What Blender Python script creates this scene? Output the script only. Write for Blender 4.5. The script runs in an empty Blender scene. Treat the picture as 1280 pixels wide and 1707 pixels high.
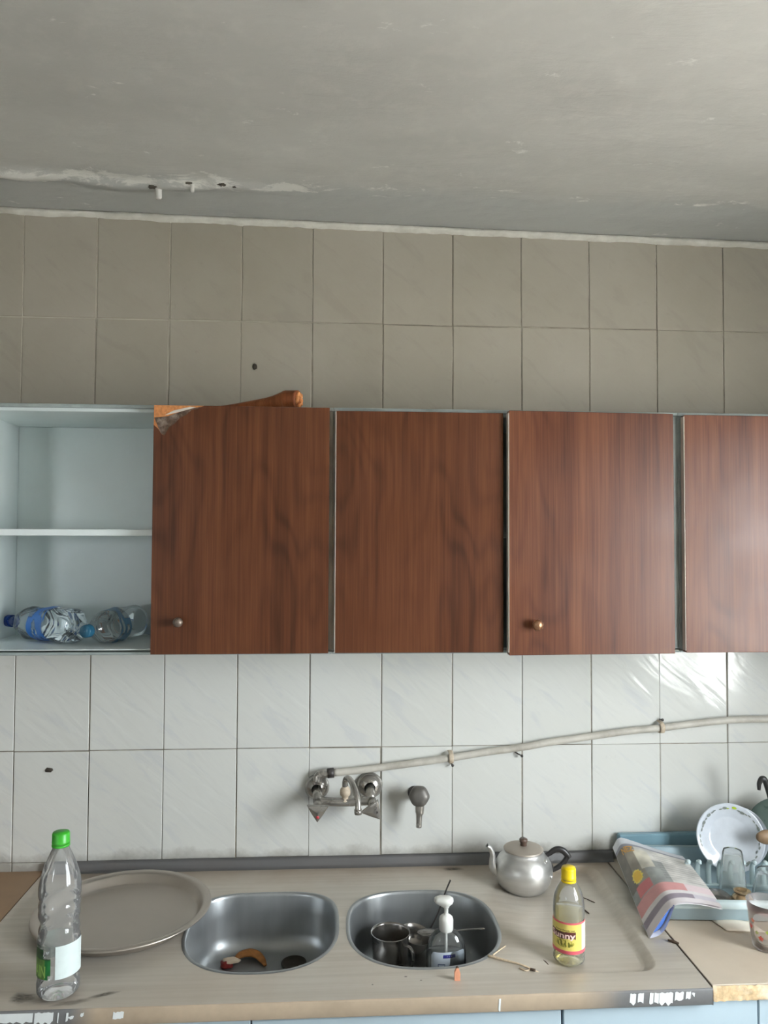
import bpy, bmesh, math, random
from mathutils import Vector, Matrix, geometry
from mathutils.noise import noise as pnoise, fractal
C = bpy.context.scene
R = random.Random(7)
PI = math.pi

# ------------------------------------------------------------------ camera
def cam_axes(yaw, pitch, roll):
    f = Vector((math.sin(yaw)*math.cos(pitch), math.cos(yaw)*math.cos(pitch), math.sin(pitch)))
    r = Vector((math.cos(yaw), -math.sin(yaw), 0)); u = r.cross(f)
    return r*math.cos(roll)+u*math.sin(roll), u*math.cos(roll)-r*math.sin(roll), f
cd = bpy.data.cameras.new('camera'); cam = bpy.data.objects.new('camera', cd); C.collection.objects.link(cam)
_r, _u, _f = cam_axes(0.06188, 0.03432, 0.00422)
cam.matrix_world = Matrix(((_r.x, _u.x, -_f.x, 0.8711), (_r.y, _u.y, -_f.y, -2.1712), (_r.z, _u.z, -_f.z, 1.7539), (0, 0, 0, 1)))
cd.sensor_fit = 'HORIZONTAL'; cd.sensor_width = 36; cd.lens = 36*1281/1280; cd.clip_start = 0.02
C.camera = cam

# ------------------------------------------------------------------ sky, daylight portals, exposure
EXPOSURE = 0.46
SKY = 23.0
SUN = 54.0
w = bpy.data.worlds.new('sky'); C.world = w; w.use_nodes = True
bg = w.node_tree.nodes['Background']; bg.inputs[0].default_value = (0.90, 0.96, 1.0, 1); bg.inputs[1].default_value = SKY
WIN = (-2.25, -1.08, 1.0, 2.12)          # right wall window: y0 y1 z0 z1
FILL_WIN = (-1.4, -0.95, 1.45, 2.1)           # unseen back wall window, added as fill for the left side: x0 x1 z0 z1
XR, XL, YB = 2.62, -1.5, -3.6
sd = bpy.data.lights.new('sun', 'SUN'); sd.energy = SUN; sd.angle = .01; sd.color = (1, .975, .94)
so_l = bpy.data.objects.new('sun', sd); so_l.rotation_euler = (-.62, -.25, 0); C.collection.objects.link(so_l)   # high, from behind the tiled wall: it only reaches the yard
def portal(name, loc, rot, sx, sy):
    ld = bpy.data.lights.new(name, 'AREA'); ld.shape = 'RECTANGLE'; ld.size = sx; ld.size_y = sy; ld.cycles.is_portal = True
    o = bpy.data.objects.new(name, ld); o.location = loc; o.rotation_euler = rot; C.collection.objects.link(o)
portal('daylight_portal', (XR+0.06, (WIN[0]+WIN[1])/2, (WIN[2]+WIN[3])/2), (0, PI/2, 0), WIN[3]-WIN[2], WIN[1]-WIN[0])
portal('daylight_portal', ((FILL_WIN[0]+FILL_WIN[1])/2, YB-0.06, (FILL_WIN[2]+FILL_WIN[3])/2), (PI/2, 0, 0), FILL_WIN[1]-FILL_WIN[0], FILL_WIN[3]-FILL_WIN[2])
vs = C.view_settings; vs.view_transform = 'Standard'; vs.look = 'None'; vs.gamma = 1; vs.use_curve_mapping = False; vs.exposure = EXPOSURE
C.display_settings.display_device = 'sRGB'
cy = C.cycles; cy.use_denoising = True; cy.max_bounces = 10; cy.diffuse_bounces = 6; cy.glossy_bounces = 6
cy.transmission_bounces = 8; cy.transparent_max_bounces = 24; cy.caustics_reflective = False; cy.caustics_refractive = False
cy.sample_clamp_indirect = 6

# ------------------------------------------------------------------ materials
def lin(c): c /= 255; return c/12.92 if c <= .04045 else ((c+.055)/1.055)**2.4
def S(r, g, b): return (lin(r), lin(g), lin(b), 1)
class NT:
    def __init__(s, name):
        s.m = bpy.data.materials.new(name); s.m.use_nodes = True; s.t = s.m.node_tree; s.n = s.t.nodes
        s.p = s.n['Principled BSDF']; s.out = s.n['Material Output']
    def add(s, typ, ins=None, **kw):
        n = s.n.new(typ)
        for k, v in kw.items(): setattr(n, k, v)
        for k, v in (ins or {}).items(): s.set(n, k, v)
        return n
    def set(s, n, k, v):
        if hasattr(v, 'links'): s.t.links.new(v, n.inputs[k])
        else: n.inputs[k].default_value = v
    def ramp(s, fac, stops):
        n = s.add('ShaderNodeValToRGB'); e = n.color_ramp.elements
        while len(e) < len(stops): e.new(0.5)
        for i, (p, c) in enumerate(stops): e[i].position = p; e[i].color = c
        s.t.links.new(fac, n.inputs[0]); return n.outputs[0]
    def mix(s, fac, a, b, blend='MIX'):
        n = s.add('ShaderNodeMix', data_type='RGBA', blend_type=blend)
        s.set(n, 0, fac); s.set(n, 6, a); s.set(n, 7, b); return n.outputs[2]
    def math(s, op, a, b=0.0, clamp=False):
        n = s.add('ShaderNodeMath', operation=op, use_clamp=clamp); s.set(n, 0, a); s.set(n, 1, b); return n.outputs[0]
    def pos(s, scale=(1, 1, 1), rot=(0, 0, 0), obj=False, loc=(0, 0, 0)):
        c = s.add('ShaderNodeTexCoord').outputs['Object'] if obj else s.add('ShaderNodeNewGeometry').outputs['Position']
        return s.add('ShaderNodeMapping', {0: c, 1: loc, 2: rot, 3: scale}).outputs[0]
    def noise(s, vec, scale=5, detail=4, rough=.55, dist=0):
        return s.add('ShaderNodeTexNoise', {'Vector': vec, 'Scale': scale, 'Detail': detail, 'Roughness': rough, 'Distortion': dist}).outputs[0]
    def bump(s, h, strength=.3, dist=.01):
        n = s.add('ShaderNodeBump', {'Height': h, 'Strength': strength, 'Distance': dist}); s.set(s.p, 'Normal', n.outputs[0]); return n
    def pr(s, **kw):
        names = {'base': 'Base Color', 'rough': 'Roughness', 'metal': 'Metallic', 'spec': 'Specular IOR Level', 'coat': 'Coat Weight', 'coatr': 'Coat Roughness', 'sub': 'Subsurface Weight', 'trans': 'Transmission Weight', 'alpha': 'Alpha'}
        for k, v in kw.items(): s.set(s.p, names[k], v)
        return s.m
M = {}
def simple(name, col, rough=.5, metal=0, var=.12, scale=30, bump=0, spec=.5, coat=0, dirt=None, dirt_amt=.5):
    t = NT(name); v = t.pos()
    n = t.noise(v, scale, 4)
    dark = tuple(x*(1-var) for x in col[:3])+(1,); lite = tuple(min(1, x*(1+var)) for x in col[:3])+(1,)
    c = t.ramp(n, [(.3, dark), (.7, lite)])
    if dirt:
        d = t.noise(v, scale*.35, 6, .65)
        k = t.ramp(d, [(.45, (0, 0, 0, 1)), (.7, (dirt_amt,)*3+(1,))])
        c = t.mix(k, c, dirt)
    rr = t.ramp(n, [(.3, (max(0, rough-.06),)*3+(1,)), (.7, (min(1, rough+.06),)*3+(1,))])
    t.pr(base=c, rough=rr, metal=metal, spec=spec, coat=coat)
    if bump: t.bump(n, bump, .002)
    M[name] = t.m; return t.m

def tile_mat(name, base, vein, grime, amt, rough, bumpk):
    t = NT(name); v = t.pos()
    vr = t.add('ShaderNodeMapping', {0: t.pos(rot=(0, -.72, 0)), 3: (7, 7, 30)}).outputs[0]
    n1 = t.noise(vr, .8, 5, .6, .6)
    c = t.ramp(n1, [(.38, base), (.55, base), (.66, vein)])
    big = t.noise(v, 2.2, 5, .6)
    k = t.ramp(big, [(.3, (amt*.45,)*3+(1,)), (.75, (amt,)*3+(1,))])
    c = t.mix(k, c, grime)
    fine = t.noise(v, 26, 6, .7)
    k2 = t.ramp(fine, [(.62, (0, 0, 0, 1)), (.78, (.22*amt+.05,)*3+(1,))])
    c = t.mix(k2, c, S(112, 104, 92))
    if rough < .2:   # grime splashed along the foot of the tiles, just above the sink
        zz = t.add('ShaderNodeSeparateXYZ', {0: v}).outputs[2]
        g1 = t.add('ShaderNodeMapRange', {0: t.math('SUBTRACT', zz, t.math('MULTIPLY', t.noise(v, 8, 6, .7), .09)), 1: .822, 2: .856, 3: .62, 4: 0.0}).outputs[0]
        c = t.mix(g1, c, S(120, 112, 100))
    oi = t.add('ShaderNodeObjectInfo').outputs['Random']
    sh = t.ramp(oi, [(0, (.93, .93, .92, 1)), (1, (1, 1, 1, 1))])
    c = t.mix(1.0, c, sh, 'MULTIPLY')
    rr = t.ramp(fine, [(.3, (rough,)*3+(1,)), (.8, (rough+.10,)*3+(1,))])
    t.pr(base=c, rough=rr)
    h = t.noise(t.add('ShaderNodeMapping', {0: t.pos(rot=(0, -.72, 0)), 3: (7, 7, 30)}).outputs[0], 1.0, 2, .4, .9)
    t.bump(h, bumpk, .0035)
    M[name] = t.m
tile_mat('tile_glazed', S(219, 221, 218), S(211, 214, 215), S(196, 189, 174), .28, .075, .27)
tile_mat('tile_greasy', S(176, 171, 161), S(168, 163, 154), S(146, 138, 123), .75, .38, .15)
t = NT('grout'); v = t.pos(); n = t.noise(v, 9, 5, .6)
sep = t.add('ShaderNodeSeparateXYZ', {0: t.add('ShaderNodeNewGeometry').outputs['Position']})
c = t.ramp(n, [(.35, S(96, 90, 80)), (.55, S(140, 133, 121)), (.75, S(190, 183, 170))])
left = t.add('ShaderNodeMapRange', {0: t.math('ADD', sep.outputs[0], t.math('MULTIPLY', n, .5)), 1: .7, 2: 1.3, 3: .75, 4: .15}).outputs[0]
high = t.add('ShaderNodeMapRange', {0: t.math('ADD', sep.outputs[2], t.math('MULTIPLY', n, .3)), 1: 2.15, 2: 2.6, 3: 0.0, 4: 1.0}).outputs[0]
c = t.mix(t.math('MULTIPLY', left, high), c, S(206, 200, 186))     # plaster dust left in the upper joints
t.pr(base=c, rough=.9); M['grout'] = t.m

t = NT('plaster_ceiling'); v = t.pos()
n = t.noise(t.pos((1, 2.2, 1)), 1.3, 6, .6, .4); n2 = t.noise(v, 14, 6, .65)
c = t.ramp(n, [(.3, S(174, 172, 166)), (.7, S(190, 188, 182))])
c = t.mix(t.ramp(n2, [(.5, (0, 0, 0, 1)), (.8, (.25, .25, .25, 1))]), c, S(214, 211, 202))
sy = t.add('ShaderNodeSeparateXYZ', {0: t.add('ShaderNodeNewGeometry').outputs['Position']})
edge = t.math('ADD', sy.outputs[1], t.math('MULTIPLY', t.noise(v, 3.0, 5, .7), .16))
band = t.ramp(edge, [(0.0, (0, 0, 0, 1)), (.01, (0, 0, 0, 1))])
bm_ = t.add('ShaderNodeMapRange', {0: edge, 1: -.20, 2: -.12, 3: 0.0, 4: .8}).outputs[0]
c = t.mix(bm_, c, S(172, 173, 170))
peel = t.noise(t.pos((1, 2.0, 1)), 9, 6, .7, .5)
near = t.add('ShaderNodeMapRange', {0: t.math('ABSOLUTE', t.math('ADD', sy.outputs[1], .225)), 1: 0.0, 2: .055, 3: .30, 4: 0.0}).outputs[0]
lft = t.add('ShaderNodeMapRange', {0: sy.outputs[0], 1: .70, 2: .95, 3: 1.0, 4: .35}).outputs[0]
pk = t.ramp(t.math('ADD', peel, t.math('MULTIPLY', t.math('MULTIPLY', near, lft), t.ramp(t.noise(t.pos((1, 1, 1)), 4.5, 3, .6), [(.38, (.35, .35, .35, 1)), (.6, (1, 1, 1, 1))]))), [(.64, (0, 0, 0, 1)), (.72, (.85, .85, .85, 1))])
c = t.mix(pk, c, S(222, 220, 213))
t.pr(base=c, rough=.75, spec=.3)
t.bump(t.math('ADD', t.math('MULTIPLY', n2, .5), t.noise(t.pos((1, 2.5, 1)), 5, 5, .6, .5)), .35, .012); M['plaster_ceiling'] = t.m
simple('plaster_trim', S(206, 203, 194), .8, var=.1, scale=25, bump=.5, dirt=S(150, 145, 132), dirt_amt=.45)
simple('wall_paint', S(178, 176, 170), .8, var=.05, scale=4)
simple('floor_stone', S(160, 157, 150), .5, var=.12, scale=6)
simple('window_paint', S(215, 214, 208), .4, var=.04)
simple('outside_ground', S(188, 186, 182), .9, var=.1, scale=.3)

def wood_mat(name, dark, mid, lite, seed, rough=.34):
    t = NT(name)
    v = t.pos(loc=(seed*3.1, 0, seed*1.7), obj=True)
    stretch = lambda k: t.add('ShaderNodeMapping', {0: v, 3: (1, 1, k)}).outputs[0]
    s2 = t.add('ShaderNodeSeparateXYZ', {0: v})
    warp = t.noise(stretch(.30), 5.0, 2, .4)
    u = t.math('ADD', t.math('MULTIPLY', s2.outputs[0], 7), t.math('MULTIPLY', warp, 13))
    rings = t.math('MULTIPLY', t.math('ADD', t.math('SINE', t.math('MULTIPLY', u, 6.3)), 1.0), .5)
    rings = t.math('POWER', rings, 2.2)
    mask = t.ramp(t.noise(stretch(.25), 3.2, 2, .5), [(.42, (.15, .15, .15, 1)), (.62, (1, 1, 1, 1))])
    rings = t.math('MULTIPLY', rings, mask)
    fine = t.noise(stretch(.016), 210, 4, .62)
    midn = t.noise(stretch(.035), 34, 4, .6)
    big = t.noise(stretch(.12), 6, 3, .5)
    f = t.math('SUBTRACT', t.math('ADD', t.math('ADD', t.math('MULTIPLY', fine, .36), t.math('MULTIPLY', midn, .42)), t.math('MULTIPLY', big, .32)), t.math('MULTIPLY', rings, .085))
    c = t.ramp(f, [(.38, dark), (.53, mid), (.68, lite)])
    t.pr(base=c, rough=t.ramp(t.noise(t.pos(obj=True), 5, 5), [(.3, (rough-.03,)*3+(1,)), (.7, (rough+.09,)*3+(1,))]), spec=.30)
    t.bump(fine, .04, .001); M[name] = t.m
wood_mat('wood_laminate', S(66, 36, 22), S(90, 52, 32), S(110, 67, 42), 1.0)
wood_mat('wood_laminate_red', S(72, 40, 27), S(98, 57, 38), S(118, 74, 50), 2.3, .33)
wood_mat('turned_wood', S(96, 50, 26), S(130, 72, 40), S(156, 94, 56), 4.0, .45)
simple('carcass_white', S(222, 231, 231), .35, var=.02, scale=8, dirt=S(206, 210, 206), dirt_amt=.3)
simple('carcass_edge', S(150, 160, 158), .5, var=.1, scale=18, dirt=S(90, 96, 94), dirt_amt=.6)
simple('chipboard', S(196, 130, 78), .85, var=.22, scale=160, bump=.4)
simple('glue_dark', S(84, 66, 52), .8, var=.35, scale=120, bump=.4, dirt=S(190, 176, 164), dirt_amt=.5)
simple('veneer_white', S(206, 196, 184), .7, var=.1)
simple('knob_bronze', S(150, 112, 84), .35, .7, var=.25, scale=300)
simple('knob_grey', S(120, 108, 98), .4, .6, var=.2, scale=200)
simple('pit_grey', S(84, 78, 68), .9, var=.3, scale=200)
simple('dark_hole', S(26, 20, 16), .9)

def steel(name, base, dust, dustamt, rough, brush=(4, 120, 120), metal=.9, bump=.03):
    t = NT(name)
    br = t.noise(t.pos(brush), 1.0, 4, .6)
    c = t.ramp(br, [(.3, tuple(x*.86 for x in base[:3])+(1,)), (.7, base)])
    d = t.noise(t.pos(), 5, 6, .65, .3)
    k = t.ramp(d, [(.3, (max(0, dustamt-.25),)*3+(1,)), (.7, (dustamt,)*3+(1,))])
    c = t.mix(k, c, dust)
    fine = t.noise(t.pos(), 45, 6, .75)
    c = t.mix(t.ramp(fine, [(.64, (0, 0, 0, 1)), (.80, (.4*dustamt,)*3+(1,))]), c, S(98, 86, 72))
    mt = t.math('MULTIPLY', t.math('SUBTRACT', 1.0, k), metal)
    rr = t.ramp(br, [(.3, (rough,)*3+(1,)), (.7, (rough+.12,)*3+(1,))])
    t.pr(base=c, rough=t.math('ADD', rr, t.math('MULTIPLY', k, .22), True), metal=mt)
    t.bump(br, bump, .001); M[name] = t.m
t = NT('steel_dusty')
br = t.noise(t.pos((1.6, 60, 60)), 1.0, 5, .6); v = t.pos()
c = t.ramp(br, [(.28, S(186, 179, 167)), (.5, S(197, 190, 178)), (.74, S(208, 202, 192))])
brown = t.ramp(t.noise(t.pos((1, 1.4, 1)), 2.6, 6, .65, .4), [(.42, (0, 0, 0, 1)), (.68, (.34, .34, .34, 1))])
c = t.mix(brown, c, S(176, 154, 130))
back = t.add('ShaderNodeMapRange', {0: t.math('ADD', t.add('ShaderNodeSeparateXYZ', {0: v}).outputs[1], t.math('MULTIPLY', t.noise(v, 4, 5, .7), .16)), 1: -.05, 2: .05, 3: 0.0, 4: .55}).outputs[0]
c = t.mix(back, c, S(150, 128, 106))
spk = t.ramp(t.noise(v, 45, 6, .75), [(.66, (0, 0, 0, 1)), (.80, (.35, .35, .35, 1))])
c = t.mix(spk, c, S(98, 86, 72))
t.pr(base=c, rough=t.ramp(br, [(.3, (.36, .36, .36, 1)), (.7, (.52, .52, .52, 1))]), metal=.30)
t.bump(br, .03, .001); M['steel_dusty'] = t.m
steel('steel_bowl', S(178, 182, 184), S(150, 146, 138), .22, .29, (25, 25, 3), bump=.012)
steel('steel_tray', S(186, 178, 168), S(146, 130, 112), .16, .30, (5, 5, 5), bump=.0)
steel('steel_upstand', S(128, 133, 138), S(92, 80, 68), .62, .36)
steel('steel_pot', S(150, 146, 142), S(110, 104, 98), .12, .16, (6, 6, 60))
steel('aluminium', S(212, 211, 208), S(186, 182, 176), .20, .30, (6, 6, 80))
steel('aluminium_lid', S(186, 178, 168), S(170, 156, 140), .5, .36, (50, 50, 50))
steel('chrome_worn', S(176, 172, 166), S(158, 150, 138), .30, .13, (16, 16, 16), bump=.01)
steel('chrome_dull', S(128, 126, 122), S(112, 106, 98), .45, .34, (20, 20, 20))
steel('brass_metal', S(214, 184, 146), S(190, 164, 132), .12, .12, (40, 40, 40))
simple('bakelite', S(46, 44, 44), .35, var=.2, scale=90)
simple('bakelite_brown', S(92, 74, 64), .4, var=.2, scale=90)
simple('fitting_beige', S(196, 180, 158), .5, var=.12, scale=90, dirt=S(120, 96, 70), dirt_amt=.6)
simple('pipe_grey', S(196, 191, 180), .5, var=.06, scale=30, dirt=S(130, 122, 108), dirt_amt=.6)
simple('nut_dark', S(74, 70, 68), .45, .4, var=.2, scale=120)
simple('red_dot', S(206, 72, 80), .4)
simple('blue_cabinet_paint', S(178, 196, 206), .35, var=.03, scale=6, dirt=S(176, 188, 192), dirt_amt=.3)
simple('worktop_beige', S(194, 181, 163), .5, var=.06, scale=10, dirt=S(176, 158, 136), dirt_amt=.45)
simple('worktop_brown', S(156, 126, 96), .5, var=.08, scale=8, dirt=S(120, 94, 70), dirt_amt=.5)
simple('osb_edge', S(206, 178, 138), .8, var=.22, scale=80, bump=.6, dirt=S(228, 216, 192), dirt_amt=.9)
simple('rack_blue', S(168, 190, 200), .4, var=.04, scale=12)
simple('rack_blue_shaded', S(120, 152, 164), .4, var=.05, scale=12)  # back panel blue, darkened to carry the dishes' shadow behind the tines
simple('rack_blue_light', S(190, 206, 208), .4, var=.04, scale=12)
simple('cap_green', S(62, 176, 48), .4, var=.05)
simple('cap_yellow', S(240, 206, 14), .4, var=.04)
simple('cap_blue', S(24, 66, 150), .35, var=.06); simple('cap_teal', S(40, 92, 118), .2, var=.1)
simple('pump_white', S(226, 226, 220), .4, var=.03)
simple('paper_white', S(226, 224, 226), .7, var=.04)
simple('paper_scrap', S(226, 216, 200), .7, var=.05)
simple('paper_blue', S(74, 110, 180), .6, var=.15)
simple('twig_tan', S(206, 186, 158), .7, var=.15, scale=200)
simple('twig_dark', S(82, 66, 52), .8, var=.25, scale=200)
simple('copper_scrap', S(214, 150, 118), .5, var=.12, scale=100)
simple('peel_orange', S(190, 128, 66), .5, var=.25, scale=60, dirt=S(120, 70, 42), dirt_amt=.7)
simple('peel_brown', S(150, 96, 64), .5, var=.25, scale=60)
simple('apple_white', S(226, 206, 182), .5, var=.1)
simple('apple_red', S(138, 40, 34), .4, var=.2)
simple('insect_dark', S(60, 54, 46), .8, var=.3, scale=200)
simple('black_plastic', S(50, 50, 48), .4, var=.15)
simple('spoon_wood', S(150, 122, 94), .5, var=.15, scale=60)
simple('drain_dark', S(60, 54, 46), .5, .4, var=.3, scale=60)
simple('white_flake', S(226, 230, 230), .5, var=.05)
simple('flake_dark', S(92, 96, 100), .45, .3, var=.2, scale=90)
simple('dish_green', S(84, 100, 92), .3)
simple('porcelain', S(232, 236, 242), .12, var=.01)
simple('text_pink', S(246, 214, 208), .5, var=.02)
simple('text_maroon', S(92, 46, 40), .5, var=.05)
simple('text_orange', S(214, 160, 84), .6, var=.05)
simple('text_lime', S(150, 190, 100), .5, var=.05)
simple('card_white', S(196, 200, 198), .6, var=.03)
simple('plug_white', S(216, 214, 208), .6, var=.05)

def clear_mat(name, tint, haze=.1, hazecol=(.8, .82, .8, 1), rough=.06, ior=1.5):
    t = NT(name)
    tr = t.add('ShaderNodeBsdfTransparent', {0: tint})
    gl = t.add('ShaderNodeBsdfGlossy', {0: (1, 1, 1, 1), 'Roughness': rough})
    df = t.add('ShaderNodeBsdfDiffuse', {0: hazecol}); tl = t.add('ShaderNodeBsdfTranslucent', {0: hazecol})
    dm = t.add('ShaderNodeMixShader', {0: .5}); t.t.links.new(df.outputs[0], dm.inputs[1]); t.t.links.new(tl.outputs[0], dm.inputs[2])
    m1 = t.add('ShaderNodeMixShader', {0: haze}); t.t.links.new(tr.outputs[0], m1.inputs[1]); t.t.links.new(dm.outputs[0], m1.inputs[2])
    fr = t.add('ShaderNodeFresnel', {0: ior})
    m2 = t.add('ShaderNodeMixShader'); t.t.links.new(fr.outputs[0], m2.inputs[0]); t.t.links.new(m1.outputs[0], m2.inputs[1]); t.t.links.new(gl.outputs[0], m2.inputs[2])
    t.t.links.new(m2.outputs[0], t.out.inputs[0]); M[name] = t.m
clear_mat('clear_plastic', (.985, .987, .985, 1), .21, (.95, .95, .95, 1), .08, 1.40)
clear_mat('clear_plastic_blue', (.95, .975, .985, 1), .16, (.66, .80, .88, 1))
clear_mat('clear_plastic_soap', (.95, .96, .96, 1), .08)
clear_mat('liquid_yellow', (.985, .955, .76, 1), .20, (.92, .86, .58, 1), .1, 1.12)
clear_mat('clear_glass', (.975, .985, .98, 1), .24, (.74, .78, .76, 1), .04, 1.14)
clear_mat('cup_plastic', (.98, .96, .95, 1), .17, (.96, .88, .86, 1), .2, 1.2)
def paint_mat(name, rough=.5, spec=.5):
    t = NT(name); a = t.add('ShaderNodeVertexColor', layer_name='print')
    n = t.noise(t.pos(), 60, 4); sh = t.ramp(n, [(.3, (.93, .93, .93, 1)), (.7, (1, 1, 1, 1))])
    t.pr(base=t.mix(1.0, a.outputs[0], sh, 'MULTIPLY'), rough=rough, spec=spec); M[name] = t.m
paint_mat('printed_paper', .45); paint_mat('printed_label', .35); paint_mat('printed_porcelain', .1); paint_mat('painted_steel', .42)
def film_mat(name):   # printed film: colour attribute, alpha = ink coverage
    t = NT(name); a = t.add('ShaderNodeVertexColor', layer_name='print')
    t.pr(base=a.outputs[0], rough=.3, alpha=a.outputs[1]); M[name] = t.m
film_mat('printed_film')

# ------------------------------------------------------------------ mesh helpers
class MB:
    def __init__(s): s.v = []; s.f = []; s.col = None; s.smooth = True
    def add(s, verts, faces):
        o = len(s.v); s.v += [Vector(p) for p in verts]; s.f += [tuple(i+o for i in f) for f in faces]; return s
    def xf(s, m):
        s.v = [m @ p for p in s.v]; return s
    def merge(s, o): return s.add(o.v, o.f)
def box(x0, x1, y0, y1, z0, z1, bev=0.0, seg=1):
    m = MB(); bm = bmesh.new()
    vs_ = [bm.verts.new(p) for p in ((x0, y0, z0), (x1, y0, z0), (x1, y1, z0), (x0, y1, z0), (x0, y0, z1), (x1, y0, z1), (x1, y1, z1), (x0, y1, z1))]
    for f in ((0, 3, 2, 1), (4, 5, 6, 7), (0, 1, 5, 4), (1, 2, 6, 5), (2, 3, 7, 6), (3, 0, 4, 7)): bm.faces.new([vs_[i] for i in f])
    if bev: bmesh.ops.bevel(bm, geom=bm.edges[:], offset=bev, segments=seg, affect='EDGES', profile=.6)
    bm.verts.index_update(); m.add([v.co.copy() for v in bm.verts], [[v.index for v in f.verts] for f in bm.faces]); bm.free(); m.smooth = False
    return m
def lathe(prof, seg=40, center=(0, 0, 0), deform=None, a0=0, a1=2*PI):
    m = MB(); full = abs(a1-a0-2*PI) < 1e-6; n = seg if full else seg+1
    V = []; F = []
    for j, (r, z) in enumerate(prof):
        for i in range(n):
            a = a0+(a1-a0)*i/seg; rr = r
            if deform: rr = deform(r, z, a)
            V.append((center[0]+rr*math.cos(a), center[1]+rr*math.sin(a), center[2]+z))
    for j in range(len(prof)-1):
        for i in range(seg if not full else n):
            i2 = (i+1) % n if full else i+1
            F.append((j*n+i, j*n+i2, (j+1)*n+i2, (j+1)*n+i))
    if full:
        if prof[0][0] > 1e-5: F.append(tuple(range(n))[::-1]) if prof[0][0] < 0 else None
    F = [f for f in F if f]
    return m.add(V, F)
def catmull(P, k=8):
    P = [Vector(p) for p in P]; Q = [P[0]*2-P[1]]+P+[P[-1]*2-P[-2]]; out = []
    for i in range(1, len(Q)-2):
        for j in range(k):
            t_ = j/k; a, b, c, d = Q[i-1:i+3]
            out.append(.5*((2*b)+(c-a)*t_+(2*a-5*b+4*c-d)*t_*t_+(3*b-a-3*c+d)*t_**3))
    out.append(P[-1]); return out
def tube(P, r, seg=12, cap=True, flat=None, up=None):
    P = [Vector(p) for p in P]; n = len(P); rs = r if isinstance(r, (list, tuple)) else [r]*n
    if len(rs) != n: rs = [rs[min(len(rs)-1, int(i*(len(rs)-1)/(n-1)))]*(1-((i*(len(rs)-1)/(n-1)) % 1))+rs[min(len(rs)-1, int(i*(len(rs)-1)/(n-1))+1)]*((i*(len(rs)-1)/(n-1)) % 1) for i in range(n)]
    V = []; F = []; nx = None
    for i in range(n):
        d = (P[min(n-1, i+1)]-P[max(0, i-1)]).normalized()
        if nx is None:
            a = Vector(up) if up else (Vector((0, 0, 1)) if abs(d.z) < .9 else Vector((1, 0, 0)))
            nx = (a-d*a.dot(d)).normalized()
        else: nx = (nx-d*nx.dot(d)).normalized()
        ny = d.cross(nx)
        for k in range(seg):
            a = 2*PI*k/seg; V.append(P[i]+nx*math.cos(a)*rs[i]*(flat or 1)+ny*math.sin(a)*rs[i])
    for i in range(n-1):
        for k in range(seg): F.append((i*seg+k, i*seg+(k+1) % seg, (i+1)*seg+(k+1) % seg, (i+1)*seg+k))
    if cap: F.append(tuple(range(seg))[::-1]); F.append(tuple((n-1)*seg+k for k in range(seg)))
    return MB().add(V, F)
def prism(poly, y0, y1, axis='y'):          # polygon in (x,z), extruded along y
    n = len(poly); V = [(x, y0, z) for x, z in poly]+[(x, y1, z) for x, z in poly]
    F = [tuple(range(n)), tuple(range(n, 2*n))[::-1]]+[(i, i+n, (i+1) % n+n, (i+1) % n) for i in range(n)]
    m = MB().add(V, F); m.smooth = False; return m
def loft(loops, close_end=False):
    m = MB(); n = len(loops[0]); V = [p for l in loops for p in l]; F = []
    for j in range(len(loops)-1):
        for i in range(n): F.append((j*n+i, j*n+(i+1) % n, (j+1)*n+(i+1) % n, (j+1)*n+i))
    if close_end: F.append(tuple((len(loops)-1)*n+i for i in range(n)))
    return m.add(V, F)
def grid(fn, nu, nv):                       # fn(u,v) -> point
    V = [fn(i/nu, j/nv) for j in range(nv+1) for i in range(nu+1)]
    F = [(j*(nu+1)+i, j*(nu+1)+i+1, (j+1)*(nu+1)+i+1, (j+1)*(nu+1)+i) for j in range(nv) for i in range(nu)]
    return MB().add(V, F)
def gridcol(fn, nu, nv): return [fn(i/nu, j/nv) for j in range(nv+1) for i in range(nu+1)]
def blob(c, r, sub=2, amp=.15, sc=(1, 1, 1), seed=0, freq=3):
    bm = bmesh.new(); bmesh.ops.create_icosphere(bm, subdivisions=sub, radius=1)
    V = []
    for v in bm.verts:
        d = v.co.normalized(); k = 1+amp*pnoise(d*freq*.5+Vector((seed, 0, 0)))
        V.append(Vector(c)+Vector((d.x*sc[0], d.y*sc[1], d.z*sc[2]))*r*k)
    F = [[v.index for v in f.verts] for f in bm.faces]; bm.free(); return MB().add(V, F)
def text_mesh(s, extrude=0):                # unit-height glyph polygons -> (verts2d, faces, width)
    cu = bpy.data.curves.new('t', 'FONT'); cu.body = s; cu.size = 1; cu.resolution_u = 3; cu.offset = .025
    o = bpy.data.objects.new('t', cu); C.collection.objects.link(o)
    dg = bpy.context.evaluated_depsgraph_get(); me = bpy.data.meshes.new_from_object(o.evaluated_get(dg))
    bm = bmesh.new(); bm.from_mesh(me); bmesh.ops.triangulate(bm, faces=bm.faces[:])
    for _ in range(2):
        e = [e for e in bm.edges if e.calc_length() > .15]
        if e: bmesh.ops.subdivide_edges(bm, edges=e, cuts=1)
    bmesh.ops.triangulate(bm, faces=bm.faces[:]); bm.verts.index_update()
    V = [(v.co.x, v.co.y) for v in bm.verts]; F = [[v.index for v in f.verts] for f in bm.faces]
    bm.free(); bpy.data.objects.remove(o); bpy.data.curves.remove(cu); bpy.data.meshes.remove(me)
    return V, F, (min(v[0] for v in V), max(v[0] for v in V))

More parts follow.
